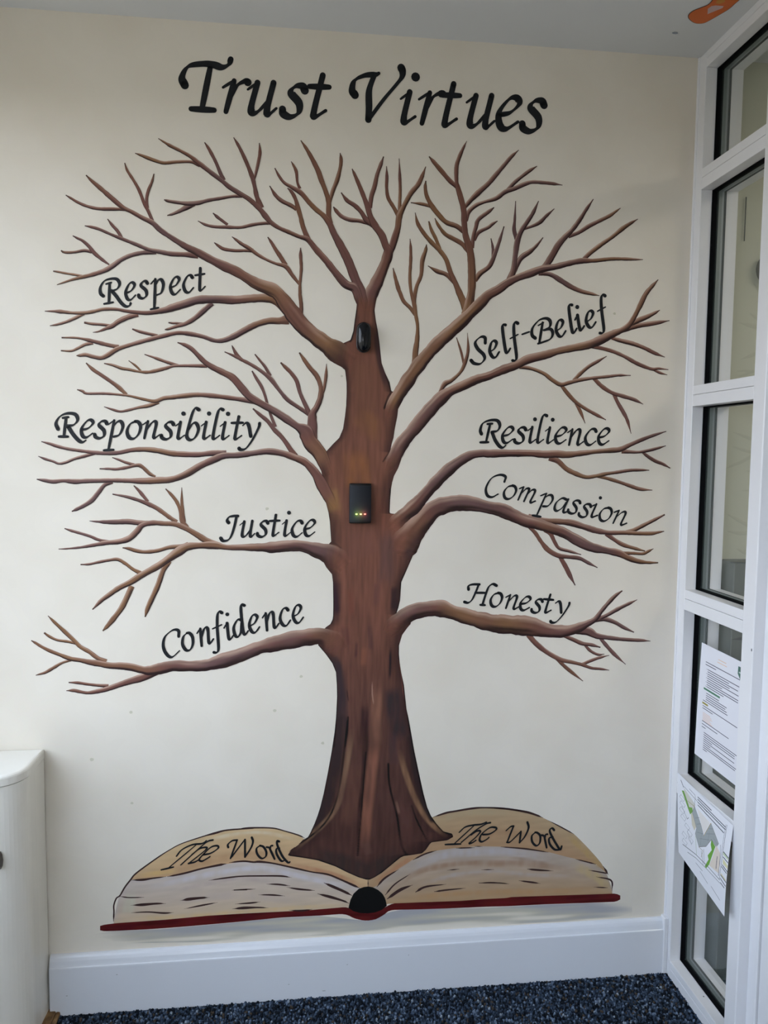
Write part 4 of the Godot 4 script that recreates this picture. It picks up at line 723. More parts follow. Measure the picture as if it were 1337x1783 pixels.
# an upright solid from a closed outline (x, z) between heights, with rings: [[inset, y], ...] from bottom to top
func stacked(outline: PackedVector2Array, rings: Array) -> Mesh:
	var st := begin()
	var n := outline.size()
	var mid := Vector2.ZERO
	for p in outline:
		mid += p / n
	var layers := []
	for r in rings:
		var l := PackedVector3Array()
		for i in n:
			var t := (outline[(i + 1) % n] - outline[(i + n - 1) % n]).normalized()
			var nn := Vector2(t.y, -t.x)
			if nn.dot(outline[i] - mid) < 0.0:
				nn = -nn
			var p2: Vector2 = outline[i] - nn * float(r[0])
			l.append(Vector3(p2.x, r[1], p2.y))
		layers.append(l)
	for k in layers.size() - 1:
		for i in n:
			var j := (i + 1) % n
			var a: Vector3 = layers[k][i]
			var b: Vector3 = layers[k][j]
			var c: Vector3 = layers[k + 1][j]
			var d: Vector3 = layers[k + 1][i]
			var o := Vector3((a.x + b.x) * 0.5 - mid.x, 0.3 * (1.0 if absf(c.y - b.y) < 1e-4 else 0.0), (a.z + b.z) * 0.5 - mid.y)
			quad(st, a, b, c, d, o)
	var idx := Geometry2D.triangulate_polygon(outline)
	for k in range(0, idx.size(), 3):
		for e in [[0, Vector3.DOWN], [layers.size() - 1, Vector3.UP]]:
			var l2: PackedVector3Array = layers[e[0]]
			tri(st, l2[idx[k]], l2[idx[k + 1]], l2[idx[k + 2]], e[1])
	return st.commit()

# a profile (z, y) drawn along x
func along_x(profile: PackedVector2Array, x0: float, x1: float) -> Mesh:
	var st := begin()
	var n := profile.size()
	var mid := Vector2.ZERO
	for p in profile:
		mid += p / n
	for i in n:
		var a := profile[i]
		var b := profile[(i + 1) % n]
		var t := b - a
		var nn := Vector2(t.y, -t.x)
		if nn.dot((a + b) * 0.5 - mid) < 0.0:
			nn = -nn
		quad(st, Vector3(x0, a.y, a.x), Vector3(x1, a.y, a.x), Vector3(x1, b.y, b.x), Vector3(x0, b.y, b.x), Vector3(0, nn.y, nn.x))
	var idx := Geometry2D.triangulate_polygon(profile)
	for k in range(0, idx.size(), 3):
		for x in [x0, x1]:
			var v := []
			for m in 3:
				var p2 := profile[idx[k + m]]
				v.append(Vector3(x, p2.y, p2.x))
			tri(st, v[0], v[1], v[2], Vector3(-1.0 if x == x0 else 1.0, 0, 0))
	return st.commit()

func grid_mesh(pos: PackedVector3Array, nor: PackedVector3Array, col: PackedColorArray, ni: int, nj: int, uv := PackedVector2Array()) -> ArrayMesh:
	var ix := PackedInt32Array()
	for i in ni - 1:
		for j in nj - 1:
			var a := i * nj + j
			for t: Array in [[a, a + nj, a + 1], [a + 1, a + nj, a + nj + 1]]:
				# front faces run clockwise, whichever way the grid was laid
				if (pos[t[1]] - pos[t[0]]).cross(pos[t[2]] - pos[t[0]]).dot(nor[t[0]]) > 0.0:
					ix.append_array([t[0], t[2], t[1]])
				else:
					ix.append_array(t)
	var arrays := []
	arrays.resize(Mesh.ARRAY_MAX)
	arrays[Mesh.ARRAY_VERTEX] = pos
	arrays[Mesh.ARRAY_NORMAL] = nor
	if col.size() > 0:
		arrays[Mesh.ARRAY_COLOR] = col
	if uv.size() > 0:
		arrays[Mesh.ARRAY_TEX_UV] = uv
	arrays[Mesh.ARRAY_INDEX] = ix
	var m := ArrayMesh.new()
	m.add_surface_from_arrays(Mesh.PRIMITIVE_TRIANGLES, arrays)
	return m

# ---------------------------------------------------------------- the painter: pigments on the wall
# pigments are given as they look on the wall in the photograph's daylight; GAIN turns that into the paint's own colour
const GAIN := 1.12
func pig(c: Array) -> Color:
	var l := srgb(c[0], c[1], c[2]).srgb_to_linear()
	return Color(minf(0.9, l.r * GAIN), minf(0.9, l.g * GAIN), minf(0.9, l.b * GAIN))

func w2(flat: Array, i: int, stride: int) -> Vector2:
	return Vector2(flat[i * stride] * 1e-4, flat[i * stride + 1] * 1e-4)

func spline(pts: PackedVector2Array, ws: PackedFloat32Array, step: float) -> Array:
	var op := PackedVector2Array()
	var ow := PackedFloat32Array()
	var n := pts.size()
	for i in n - 1:
		var p1 := pts[i]
		var p2 := pts[i + 1]
		var p0 := pts[i - 1] if i > 0 else p1 * 2.0 - p2
		var p3 := pts[i + 2] if i + 2 < n else p2 * 2.0 - p1
		var k := maxi(2, int(ceil(p1.distance_to(p2) / step)))
		for s in k:
			var t := float(s) / k
			op.append(p1.cubic_interpolate(p2, p0, p3, t))
			ow.append(lerpf(ws[i], ws[i + 1], smoothstep(0.0, 1.0, t)))
	op.append(pts[n - 1])
	ow.append(ws[n - 1])
	return [op, ow]

const ACROSS := [-1.0, -0.86, -0.7, -0.45, -0.1, 0.25, 0.55, 0.76, 0.9, 1.0]

var trunk_pos := PackedVector3Array()
var trunk_col := PackedColorArray()
const TRUNK_I := 640
const TRUNK_J := 140

# the pigment of the trunk at a spot of the wall, so that a limb grows out of it without a seam; alpha 0 off the trunk
func trunk_pigment(q: Vector2) -> Color:
	var lo := 0
	var hi := TRUNK_I - 1
	while hi - lo > 1:
		var m := (lo + hi) / 2
		if trunk_pos[m * TRUNK_J + TRUNK_J / 2].y > q.y:
			lo = m
		else:
			hi = m
	var a := trunk_pos[lo * TRUNK_J].x
	var b := trunk_pos[lo * TRUNK_J + TRUNK_J - 1].x
	var t := (q.x - a) / maxf(b - a, 1e-4)
	if t < -0.35 or t > 1.35 or q.y > trunk_pos[0].y + 0.01:
		return Color(0, 0, 0, 0)
	return trunk_col[lo * TRUNK_J + int(clampf(t, 0.0, 1.0) * (TRUNK_J - 1))]

# one painted branch: a brush line with a pale upper side and a dark lower side, as the artist laid it
func branch_mesh(flat: Array, z: float, limb: bool, seed_: int) -> ArrayMesh:
	var n := flat.size() / 3
	var pts := PackedVector2Array()
	var ws := PackedFloat32Array()
	for i in n:
		pts.append(w2(flat, i, 3))
		ws.append(flat[i * 3 + 2] * 1e-4)
	var sp := spline(pts, ws, 0.004)
	var P: PackedVector2Array = sp[0]
	var Wd: PackedFloat32Array = sp[1]
	var k := P.size()
	var total := 0.0
	var run := PackedFloat32Array([0.0])
	for i in k - 1:
		total += P[i].distance_to(P[i + 1])
		run.append(total)
	var pos := PackedVector3Array()
	var nor := PackedVector3Array()
	var col := PackedColorArray()
	var brush := Vector2(-0.4, 0.92).normalized()
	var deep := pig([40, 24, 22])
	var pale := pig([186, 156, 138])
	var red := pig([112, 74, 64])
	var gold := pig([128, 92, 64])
	var plum := pig([102, 74, 72])
	var fade := maxf(Wd[0], Wd[mini(8, k - 1)]) * (1.7 if limb else 0.9)
	for i in k:
		var d := (P[mini(i + 1, k - 1)] - P[maxi(i - 1, 0)]).normalized()
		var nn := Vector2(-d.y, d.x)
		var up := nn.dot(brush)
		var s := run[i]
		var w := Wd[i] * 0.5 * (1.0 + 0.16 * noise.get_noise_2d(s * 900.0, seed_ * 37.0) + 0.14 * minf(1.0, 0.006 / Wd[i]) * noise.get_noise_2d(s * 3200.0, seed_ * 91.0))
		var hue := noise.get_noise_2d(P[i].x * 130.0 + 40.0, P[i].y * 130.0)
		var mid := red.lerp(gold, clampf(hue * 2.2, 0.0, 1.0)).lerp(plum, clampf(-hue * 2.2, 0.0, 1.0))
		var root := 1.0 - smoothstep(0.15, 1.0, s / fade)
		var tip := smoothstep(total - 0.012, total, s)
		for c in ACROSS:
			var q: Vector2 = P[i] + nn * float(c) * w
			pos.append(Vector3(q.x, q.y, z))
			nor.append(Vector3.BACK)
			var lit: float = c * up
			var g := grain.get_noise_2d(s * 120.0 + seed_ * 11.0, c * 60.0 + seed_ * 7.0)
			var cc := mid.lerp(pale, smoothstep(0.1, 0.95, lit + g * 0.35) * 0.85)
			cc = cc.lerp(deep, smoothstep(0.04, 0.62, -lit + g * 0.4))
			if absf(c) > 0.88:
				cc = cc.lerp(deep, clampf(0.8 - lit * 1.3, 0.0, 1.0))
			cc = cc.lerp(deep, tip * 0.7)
			if root > 0.0:
				var under := trunk_pigment(q)
				cc = cc.lerp(under if under.a > 0.0 else mid, root if under.a > 0.0 else root * 0.5)
			cc = cc * (1.0 + 0.25 * g)
			cc.a = 1.0
			col.append(cc)
	return grid_mesh(pos, nor, col, k, ACROSS.size())

# a painted area between two edges; base(t, s) and soft brush strokes give each spot its pigment
func patch_mesh(edge: Array, ni: int, nj: int, z: float, base: Callable, strokes: Array) -> ArrayMesh:
	var n := edge.size() / 4
	var L := PackedVector2Array()
	var R := PackedVector2Array()
	for i in n:
		L.append(Vector2(edge[i * 4] * 1e-4, edge[i * 4 + 1] * 1e-4))
		R.append(Vector2(edge[i * 4 + 2] * 1e-4, edge[i * 4 + 3] * 1e-4))
	var acc := PackedFloat32Array([0.0])
	for i in n - 1:
		acc.append(acc[i] + ((L[i] + R[i]) * 0.5).distance_to((L[i + 1] + R[i + 1]) * 0.5) + 0.2 * L[i].distance_to(L[i + 1]) + 0.2 * R[i].distance_to(R[i + 1]))
	var pos := PackedVector3Array()
	var nor := PackedVector3Array()
	var col := PackedColorArray()
	pos.resize(ni * nj)
	nor.resize(ni * nj)
	col.resize(ni * nj)
	nor.fill(Vector3.BACK)
	var seg := 0
	for i in ni:
		var a := acc[n - 1] * i / (ni - 1)
		while seg < n - 2 and acc[seg + 1] < a:
			seg += 1
		var f := clampf((a - acc[seg]) / maxf(1e-6, acc[seg + 1] - acc[seg]), 0.0, 1.0)
		var l := L[seg].lerp(L[seg + 1], f)
		var r := R[seg].lerp(R[seg + 1], f)
		for j in nj:
			var t := float(j) / (nj - 1)
			var q := l.lerp(r, t)
			pos[i * nj + j] = Vector3(q.x, q.y, z)
			col[i * nj + j] = base.call(t, float(i) / (ni - 1), q)
	for s in strokes:
		var flat: Array = s[0]
		var w: float = s[1] * 0.5e-4
		var pc := pig(s[2])
		var cover: float = s[3]
		var sp := PackedVector2Array()
		var lo := Vector2(1e9, 1e9)
		var hi := Vector2(-1e9, -1e9)
		for i in flat.size() / 2:
			var p := w2(flat, i, 2)
			sp.append(p)
			lo = lo.min(p)
			hi = hi.max(p)
		var soft := 1.35
		lo -= Vector2(w, w) * soft
		hi += Vector2(w, w) * soft
		var smooth_ := spline(sp, PackedFloat32Array(range(sp.size()).map(func(_x): return 1.0)), 0.02)
		var line: PackedVector2Array = smooth_[0]
		for v in ni * nj:
			var q3 := pos[v]
			if q3.x < lo.x or q3.x > hi.x or q3.y < lo.y or q3.y > hi.y:
				continue
			var q2 := Vector2(q3.x, q3.y)
			var best := 1e9
			var near := 0.0
			for m in line.size() - 1:
				var cp := Geometry2D.get_closest_point_to_segment(q2, line[m], line[m + 1])
				var dd := q2.distance_squared_to(cp)
				if dd < best:
					best = dd
					near = m + cp.distance_to(line[m]) / maxf(1e-6, line[m].distance_to(line[m + 1]))
			var d := sqrt(best) / w
			if d < soft:
				var g := grain.get_noise_2d(q2.x * 700.0, q2.y * 160.0)
				var k := (1.0 - smoothstep(0.45, soft, d)) * cover * clampf(1.0 + g * 0.7, 0.0, 1.3)
				if cover < 0.84:
					# a loaded brush set down and lifted off softly
					var e := minf(near, line.size() - 1 - near) / (line.size() - 1)
					k *= smoothstep(-0.06, 0.22, e)
				col[v] = col[v].lerp(pc, clampf(k, 0.0, 1.0))
	return grid_mesh(pos, nor, col, ni, nj)

# a pen stroke of a broad nib held at 40 degrees
func pen_stroke(st: SurfaceTool, kind: int, pts: PackedVector2Array, pen: float, z: float, thin := 0.42) -> void:
	if kind == 2:
		dab(st, pts[0], pen * 0.56, z)
		return
	var ones := PackedFloat32Array()
	ones.resize(pts.size())
	ones.fill(1.0)
	var line: PackedVector2Array = spline(pts, ones, 0.0025)[0] if kind == 0 else PackedVector2Array()
	if kind == 1:
		for i in 7:
			line.append(pts[0].lerp(pts[1], i / 6.0))
	var n := line.size()
	var left := PackedVector2Array()
	var right := PackedVector2Array()
	var nib := deg_to_rad(40.0)
	var hw := PackedFloat32Array()
	for i in n:
		var d := line[mini(i + 1, n - 1)] - line[maxi(i - 1, 0)]
		hw.append(pen * 0.5 * lerpf(thin, 1.0, absf(sin(d.angle() - nib))))
	for i in n:
		var e := minf(i, n - 1 - i) / maxf(1.0, n - 1)
		if kind == 1:
			hw[i] *= lerpf(0.82, 1.0, smoothstep(0.0, 0.25, e))
	for pass_ in 2:
		var c := hw.duplicate()
		for i in range(1, n - 1):
			hw[i] = (c[i - 1] + c[i] * 2.0 + c[i + 1]) * 0.25
	for i in n:
		var d2 := (line[mini(i + 1, n - 1)] - line[maxi(i - 1, 0)]).normalized()
		var nn := Vector2(-d2.y, d2.x) * hw[i]
		left.append(line[i] + nn)
		right.append(line[i] - nn)
	for i in n - 1:
		quad(st, Vector3(left[i].x, left[i].y, z), Vector3(right[i].x, right[i].y, z), Vector3(right[i + 1].x, right[i + 1].y, z), Vector3(left[i + 1].x, left[i + 1].y, z), Vector3.BACK)
	dab(st, line[0], hw[0], z)
	dab(st, line[n - 1], hw[n - 1], z)

func dab(st: SurfaceTool, c: Vector2, r: float, z: float) -> void:
	for i in 12:
		var a := TAU * i / 12.0
		var b := TAU * (i + 1) / 12.0
		tri(st, Vector3(c.x, c.y, z), Vector3(c.x + cos(a) * r, c.y + sin(a) * r, z), Vector3(c.x + cos(b) * r, c.y + sin(b) * r, z), Vector3.BACK)

func ink_line(st: SurfaceTool, flat: Array, z: float) -> void:
	var pts := PackedVector2Array()
	var ws := PackedFloat32Array()
	for i in flat.size() / 3:
		pts.append(w2(flat, i, 3))
		ws.append(flat[i * 3 + 2] * 1.6e-4)
	var sp := spline(pts, ws, 0.005)
	var P: PackedVector2Array = sp[0]
	var Wd: PackedFloat32Array = sp[1]
	var n := P.size()
	var prev := []
	for i in n:
		var d := (P[mini(i + 1, n - 1)] - P[maxi(i - 1, 0)]).normalized()
		var e := clampf(minf(i, n - 1 - i) / 3.0, 0.25, 1.0)
		var nn := Vector2(-d.y, d.x) * Wd[i] * 0.5 * e
		var a := P[i] + nn
		var b := P[i] - nn
		var now := [Vector3(a.x, a.y, z), Vector3(b.x, b.y, z)]
		if i > 0:
			quad(st, prev[0], prev[1], now[1], now[0], Vector3.BACK)
		prev = now

func flat_shape(outline: PackedVector2Array, to3: Callable, out: Vector3) -> Mesh:
	var st := begin()
	var idx := Geometry2D.triangulate_polygon(outline)
	for k in range(0, idx.size(), 3):
		tri(st, to3.call(outline[idx[k]]), to3.call(outline[idx[k + 1]]), to3.call(outline[idx[k + 2]]), out)
	return st.commit()

# ---------------------------------------------------------------- mural
func build_tree() -> void:
	var t := thing("painted_tree", "tall bare brown tree painted on the cream wall, rooted in an open book", "mural")
	var mid := pig([110, 70, 56])
	var dark := pig([44, 28, 28])
	var low := pig([76, 50, 44])
	var base := func(u: float, s: float, q: Vector2) -> Color:
		var c := mid.lerp(low, smoothstep(0.45, 0.8, s))
		var e := maxf(smoothstep(0.16, 0.0, u), smoothstep(0.8, 1.0, u))
		c = c.lerp(dark, e * 0.75)
		var g := grain.get_noise_2d(q.x * 1500.0, q.y * 160.0) * 0.28 + noise.get_noise_2d(q.x * 500.0, q.y * 120.0) * 0.18
		c = c * (1.0 + g)
		c.a = 1.0
		return c
	var bole := patch_mesh(TRUNK_ROWS, TRUNK_I, TRUNK_J, 0.00035, base, TRUNK_STROKES)
	put(bole, "trunk", M.paint, t)
	trunk_pos = bole.surface_get_arrays(0)[Mesh.ARRAY_VERTEX]
	trunk_col = bole.surface_get_arrays(0)[Mesh.ARRAY_COLOR]
	var z := 0.0009
	var count := 0
	for l in LIMBS:
		var limb: MeshInstance3D
		for i in l[1].size():
			count += 1
			z -= 0.000003
			if i == 0:
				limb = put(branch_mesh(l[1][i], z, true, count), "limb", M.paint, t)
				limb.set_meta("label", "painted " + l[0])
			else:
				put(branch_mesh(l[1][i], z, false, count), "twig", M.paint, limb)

func build_book() -> void:
	var t := thing("painted_book", "open book with a dark red cover painted beneath the tree", "mural")
	var pages := [[pig([200, 172, 132]), pig([190, 154, 118])], [pig([190, 178, 170]), pig([198, 176, 150])], [pig([172, 148, 116]), pig([168, 134, 102])], [pig([170, 156, 144]), pig([172, 142, 108])]]
	var k := 0
	for p in BOOK:
		var tone: Array = pages[mini(k, 3)]
		var base := func(u: float, _s: float, q: Vector2) -> Color:
			var c: Color = tone[0].lerp(tone[1], u)
			c = c * (1.0 + 0.1 * grain.get_noise_2d(q.x * 160.0, q.y * 1200.0))
			c.a = 1.0
			return c
		if p[0] == "cover":
			base = func(_u: float, _s: float, q: Vector2) -> Color:
				var c := pig([84, 21, 23]) * (1.0 + 0.5 * grain.get_noise_2d(q.x * 130.0, q.y * 900.0))
				c.a = 1.0
				return c
		elif p[0] == "spine_hollow":
			base = func(_u: float, _s: float, _q: Vector2) -> Color: return pig([12, 12, 14])
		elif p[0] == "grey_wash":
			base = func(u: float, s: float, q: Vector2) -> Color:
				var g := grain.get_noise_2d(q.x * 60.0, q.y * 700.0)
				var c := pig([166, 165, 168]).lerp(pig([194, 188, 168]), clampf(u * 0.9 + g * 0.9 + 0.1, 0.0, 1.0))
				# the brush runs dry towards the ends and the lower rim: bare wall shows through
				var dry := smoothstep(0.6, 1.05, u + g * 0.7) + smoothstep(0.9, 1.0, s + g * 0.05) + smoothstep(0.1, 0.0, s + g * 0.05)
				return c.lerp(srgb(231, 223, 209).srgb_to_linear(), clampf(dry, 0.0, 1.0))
		var strokes: Array = PAGE_STROKES if k < 4 else []
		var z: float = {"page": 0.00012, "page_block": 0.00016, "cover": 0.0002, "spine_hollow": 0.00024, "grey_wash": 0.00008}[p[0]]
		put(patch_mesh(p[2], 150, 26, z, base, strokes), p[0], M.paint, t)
		k += 1
	var st := begin()
	for f in INK_LINES:
		ink_line(st, f, 0.00028)
	put(st.commit(), "page_lines", M.page_ink, t)

func build_words() -> void:
	var z := 0.00092
	for w in WORDS:
		var o := thing("painted_word", w[0], "lettering", Vector3.ZERO, "words of the mural")
		var small: bool = w[1] < 60
		for l in w[2]:
			var st := begin()
			var dot := begin()
			var dotted := false
			for s in l:
				var pts := PackedVector2Array()
				for i in (s.size() - 1) / 2:
					pts.append(Vector2(s[1 + i * 2] * 1e-4, s[2 + i * 2] * 1e-4))
				dotted = dotted or s[0] == 2
				pen_stroke(dot if s[0] == 2 else st, s[0], pts, w[1] * 1e-4 * (1.3 if small else 1.13), z, 0.5 if small else 0.3)
				z += 0.0000004
			var letter := put(st.commit(), "letter", M.ink, o)
			if dotted:
				put(dot.commit(), "dot", M.ink, letter)

# ---------------------------------------------------------------- room
func build_room() -> void:
	var wb := setting("wall_back")
	put(box(Vector3(-2.05, 0, -0.1), Vector3(0.05, 2.4, 0), 0.0), "plaster", M.wall, wb)
	var blot := mat(srgb(204, 198, 176), 0.6)
	var k := 0
	for s in [[-0.99, 0.842, 4.0], [-1.056, 0.756, 4.4], [-0.935, 0.668, 4.0], [-1.501, 0.646, 4.6], [-1.406, 0.762, 4.0], [-1.074, 1.265, 4.0], [-0.892, 1.592, 3.0], [-0.2, 1.764, 3.6], [-1.407, 0.531, 3.6]]:
		k += 1
		var ring := PackedVector2Array()
		for i in 16:
			var a := TAU * i / 16.0
			var r: float = s[2] * 0.001 * (1.0 + 0.3 * noise.get_noise_2d(cos(a) * 40.0 + k * 50.0, sin(a) * 40.0))
			ring.append(Vector2(s[0] + cos(a) * r, s[1] + sin(a) * r * 0.9))
		put(flat_shape(ring, func(v: Vector2) -> Vector3: return Vector3(v.x, v.y, 0.00015), Vector3.BACK), "stain", blot, wb)
	# left wall with a window over the cupboard
	var wl := setting("wall_left")
	var X0 := -2.05
	var X1 := -1.95
	var st := begin()
	add_box(st, Vector3(X0, 0, 0), Vector3(X1, WIN_Y0, REAR_Z), 0.0)
	add_box(st, Vector3(X0, WIN_Y1, 0), Vector3(X1, 2.4, REAR_Z), 0.0)
	add_box(st, Vector3(X0, WIN_Y0, 0), Vector3(X1, WIN_Y1, WIN_Z0), 0.0)
	add_box(st, Vector3(X0, WIN_Y0, WIN_Z1), Vector3(X1, WIN_Y1, REAR_Z), 0.0)
	put(st.commit(), "plaster", M.wall, wl)
	var w1 := setting("window_1")
	glazing(w1, true, -2.02, -1.98, WIN_Z0, WIN_Z1, WIN_Y0, WIN_Y1, 2)
	# rear wall with glazed entrance doors
	var wr := setting("wall_rear")
	var sr := begin()
	add_box(sr, Vector3(-2.05, 0, REAR_Z), Vector3(REAR_X0, 2.4, REAR_Z + 0.1), 0.0)
	add_box(sr, Vector3(REAR_X1, 0, REAR_Z), Vector3(0.85, 2.4, REAR_Z + 0.1), 0.0)
	add_box(sr, Vector3(1.35, 0, REAR_Z), Vector3(1.85, 2.4, REAR_Z + 0.1), 0.0)
	add_box(sr, Vector3(0.85, 0, REAR_Z), Vector3(1.35, 0.8, REAR_Z + 0.1), 0.0)
	add_box(sr, Vector3(0.85, 2.15, REAR_Z), Vector3(1.35, 2.4, REAR_Z + 0.1), 0.0)
	add_box(sr, Vector3(REAR_X0, REAR_Y, REAR_Z), Vector3(REAR_X1, 2.4, REAR_Z + 0.1), 0.0)
	put(sr.commit(), "plaster", M.wall, wr)
	var d2 := setting("door_2")
	glazing(d2, false, REAR_Z + 0.03, REAR_Z + 0.07, REAR_X0, REAR_X1, 0.0, REAR_Y, 2)
	var w3 := setting("added_window_3")  # unseen window, added so daylight brightens the corridor wall
	glazing(w3, false, REAR_Z + 0.03, REAR_Z + 0.07, 0.85, 1.35, 0.8, 2.15, 2)
	var c := setting("ceiling")
	put(box(Vector3(-2.05, 2.4, -0.1), Vector3(1.85, 2.5, REAR_Z + 0.1), 0.0), "board", M.ceiling, c)
	var f := setting("floor")
	put(box(Vector3(-2.05, -0.08, -0.1), Vector3(1.85, -0.004, REAR_Z + 0.1), 0.0), "carpet", M.carpet, f)
	build_pile(f)
	var wc := setting("wall_corridor")
	put(box(Vector3(1.75, 0, -0.1), Vector3(1.85, 2.4, REAR_Z), 0.0), "plaster", M.corridor, wc)
	put(box(Vector3(0.05, 0, -0.1), Vector3(1.75, 2.4, 0), 0.0), "plaster", M.corridor, wc)
	var wright := setting("wall_right")
	put(box(Vector3(0.0, 0, 1.42), Vector3(0.1, 2.4, REAR_Z), 0.0), "plaster", M.wall, wright)
	# skirting with a rounded upper edge
	var bb := setting("baseboard_back")
	var prof := PackedVector2Array([Vector2(0, 0), Vector2(0.019, 0), Vector2(0.019, 0.121), Vector2(0.0185, 0.1235), Vector2(0.0165, 0.125), Vector2(0.0155, 0.129), Vector2(0.0135, 0.138), Vector2(0.011, 0.145), Vector2(0.008, 0.149), Vector2(0.004, 0.151), Vector2(0, 0.151)])
	put(along_x(prof, -1.608, -0.004), "board", M.gloss_white, bb)
	put(box(Vector3(-0.012, 0, 0.0), Vector3(0.0, 0.158, 0.0225), 0.002), "sealant", M.frame, bb)
	var chip := mat(srgb(96, 96, 100), 0.8)
	for s in [[-1.567, 0.052, 0.0022], [-1.446, 0.099, 0.002], [-1.02, 0.042, 0.0016], [-0.87, 0.085, 0.0014], [-0.71, 0.1, 0.0012], [-0.93, 0.018, 0.004]]:
		put(box(Vector3(s[0] - s[2], s[1] - 0.0005, 0.0185), Vector3(s[0] + s[2], s[1] + 0.0006, 0.0193), 0.0003), "paint_chip", chip, bb)

func glazing(parent: Node3D, side: bool, a: float, b: float, u0: float, u1: float, y0: float, y1: float, bays: int) -> void:
	var at := func(p: float, y: float, u: float) -> Vector3: return Vector3(p, y, u) if side else Vector3(u, y, p)
	var w := 0.06
	var bars := [[u0, u1, y0, y0 + w], [u0, u1, y1 - w, y1], [u0, u0 + w, y0 + w, y1 - w], [u1 - w, u1, y0 + w, y1 - w]]
	for i in range(1, bays):
		var m := lerpf(u0, u1, float(i) / bays)
		bars.append([m - w * 0.5, m + w * 0.5, y0 + w, y1 - w])
	for r in bars:
		put(box(at.call(a, r[2], r[0]), at.call(b, r[3], r[1]), 0.002), "frame_bar", M.frame, parent)
	for i in bays:
		var q0 := lerpf(u0, u1, float(i) / bays) + w * 0.4
		var q1 := lerpf(u0, u1, float(i + 1) / bays) - w * 0.4
		var mid := (a + b) * 0.5
		var st := begin()
		quad(st, at.call(mid, y0 + w * 0.5, q0), at.call(mid, y0 + w * 0.5, q1), at.call(mid, y1 - w * 0.5, q1), at.call(mid, y1 - w * 0.5, q0), at.call(1.0, 0.0, 0.0) if side else Vector3(0, 0, -1))
		put(st.commit(), "pane", M.glass, parent)

func build_pile(f: Node3D) -> void:
	# short looped pile of the carpet in the part of the floor near the wall
	var rng := RandomNumberGenerator.new()
	rng.seed = 5
	var st := begin()
	for i in 6:
		var a := TAU * i / 6.0
		var b := TAU * (i + 1) / 6.0
		var p := [Vector3(cos(a) * 0.0028, 0, sin(a) * 0.0028), Vector3(cos(b) * 0.0028, 0, sin(b) * 0.0028)]
		var q := [Vector3(cos(a) * 0.003, 0.004, sin(a) * 0.003), Vector3(cos(b) * 0.003, 0.004, sin(b) * 0.003)]
		quad(st, p[0], p[1], q[1], q[0], Vector3(cos(a), 0, sin(a)))
		tri(st, q[0], q[1], Vector3(0, 0.0065, 0), Vector3(cos(a), 1.0, sin(a)))
	var mm := MultiMesh.new()
	mm.transform_format = MultiMesh.TRANSFORM_3D
	mm.use_colors = true
	mm.mesh = st.commit()
	var xs := []
	var step := 0.0052
	for ix in int(1.68 / step):
		for iz in int(0.46 / step):
			xs.append(Vector2(-1.66 + ix * step, 0.017 + iz * step))
	mm.instance_count = xs.size()
	for i in xs.size():
		var p: Vector2 = xs[i] + Vector2(rng.randf_range(-1, 1), rng.randf_range(-1, 1)) * 0.0022
		var s := rng.randf_range(0.75, 1.25)
		var bas := Basis.from_euler(Vector3(rng.randf_range(-0.5, 0.5), rng.randf() * TAU, rng.randf_range(-0.5, 0.5))).scaled(Vector3(s, s * rng.randf_range(0.8, 1.4), s))
		mm.set_instance_transform(i, Transform3D(bas, Vector3(p.x, -0.004, p.y)))
		var r := rng.randf()
		var c := srgb(50, 60, 74)
		if r < 0.3:
			c = srgb(28, 33, 40)
		elif r < 0.55:
			c = srgb(66, 79, 98)
		elif r < 0.66:
			c = srgb(104, 120, 142)
		elif r < 0.72:
			c = srgb(74, 66, 58)
		elif r < 0.74:
			c = srgb(140, 152, 166)
		mm.set_instance_color(i, c.srgb_to_linear())
	var o := MultiMeshInstance3D.new()
	o.name = "carpet_pile"
	o.multimesh = mm
	o.material_override = M.pile
	o.set_meta("kind", "stuff")
	f.add_child(o)

# ---------------------------------------------------------------- glazed screen at the right
const BAYS := [[0.0462, 0.5146], [0.5659, 1.0063], [1.0593, 1.5312], [1.5832, 2.0683], [2.119, 2.3613]]
const JAMB := 0.0345
const POST := 0.2955

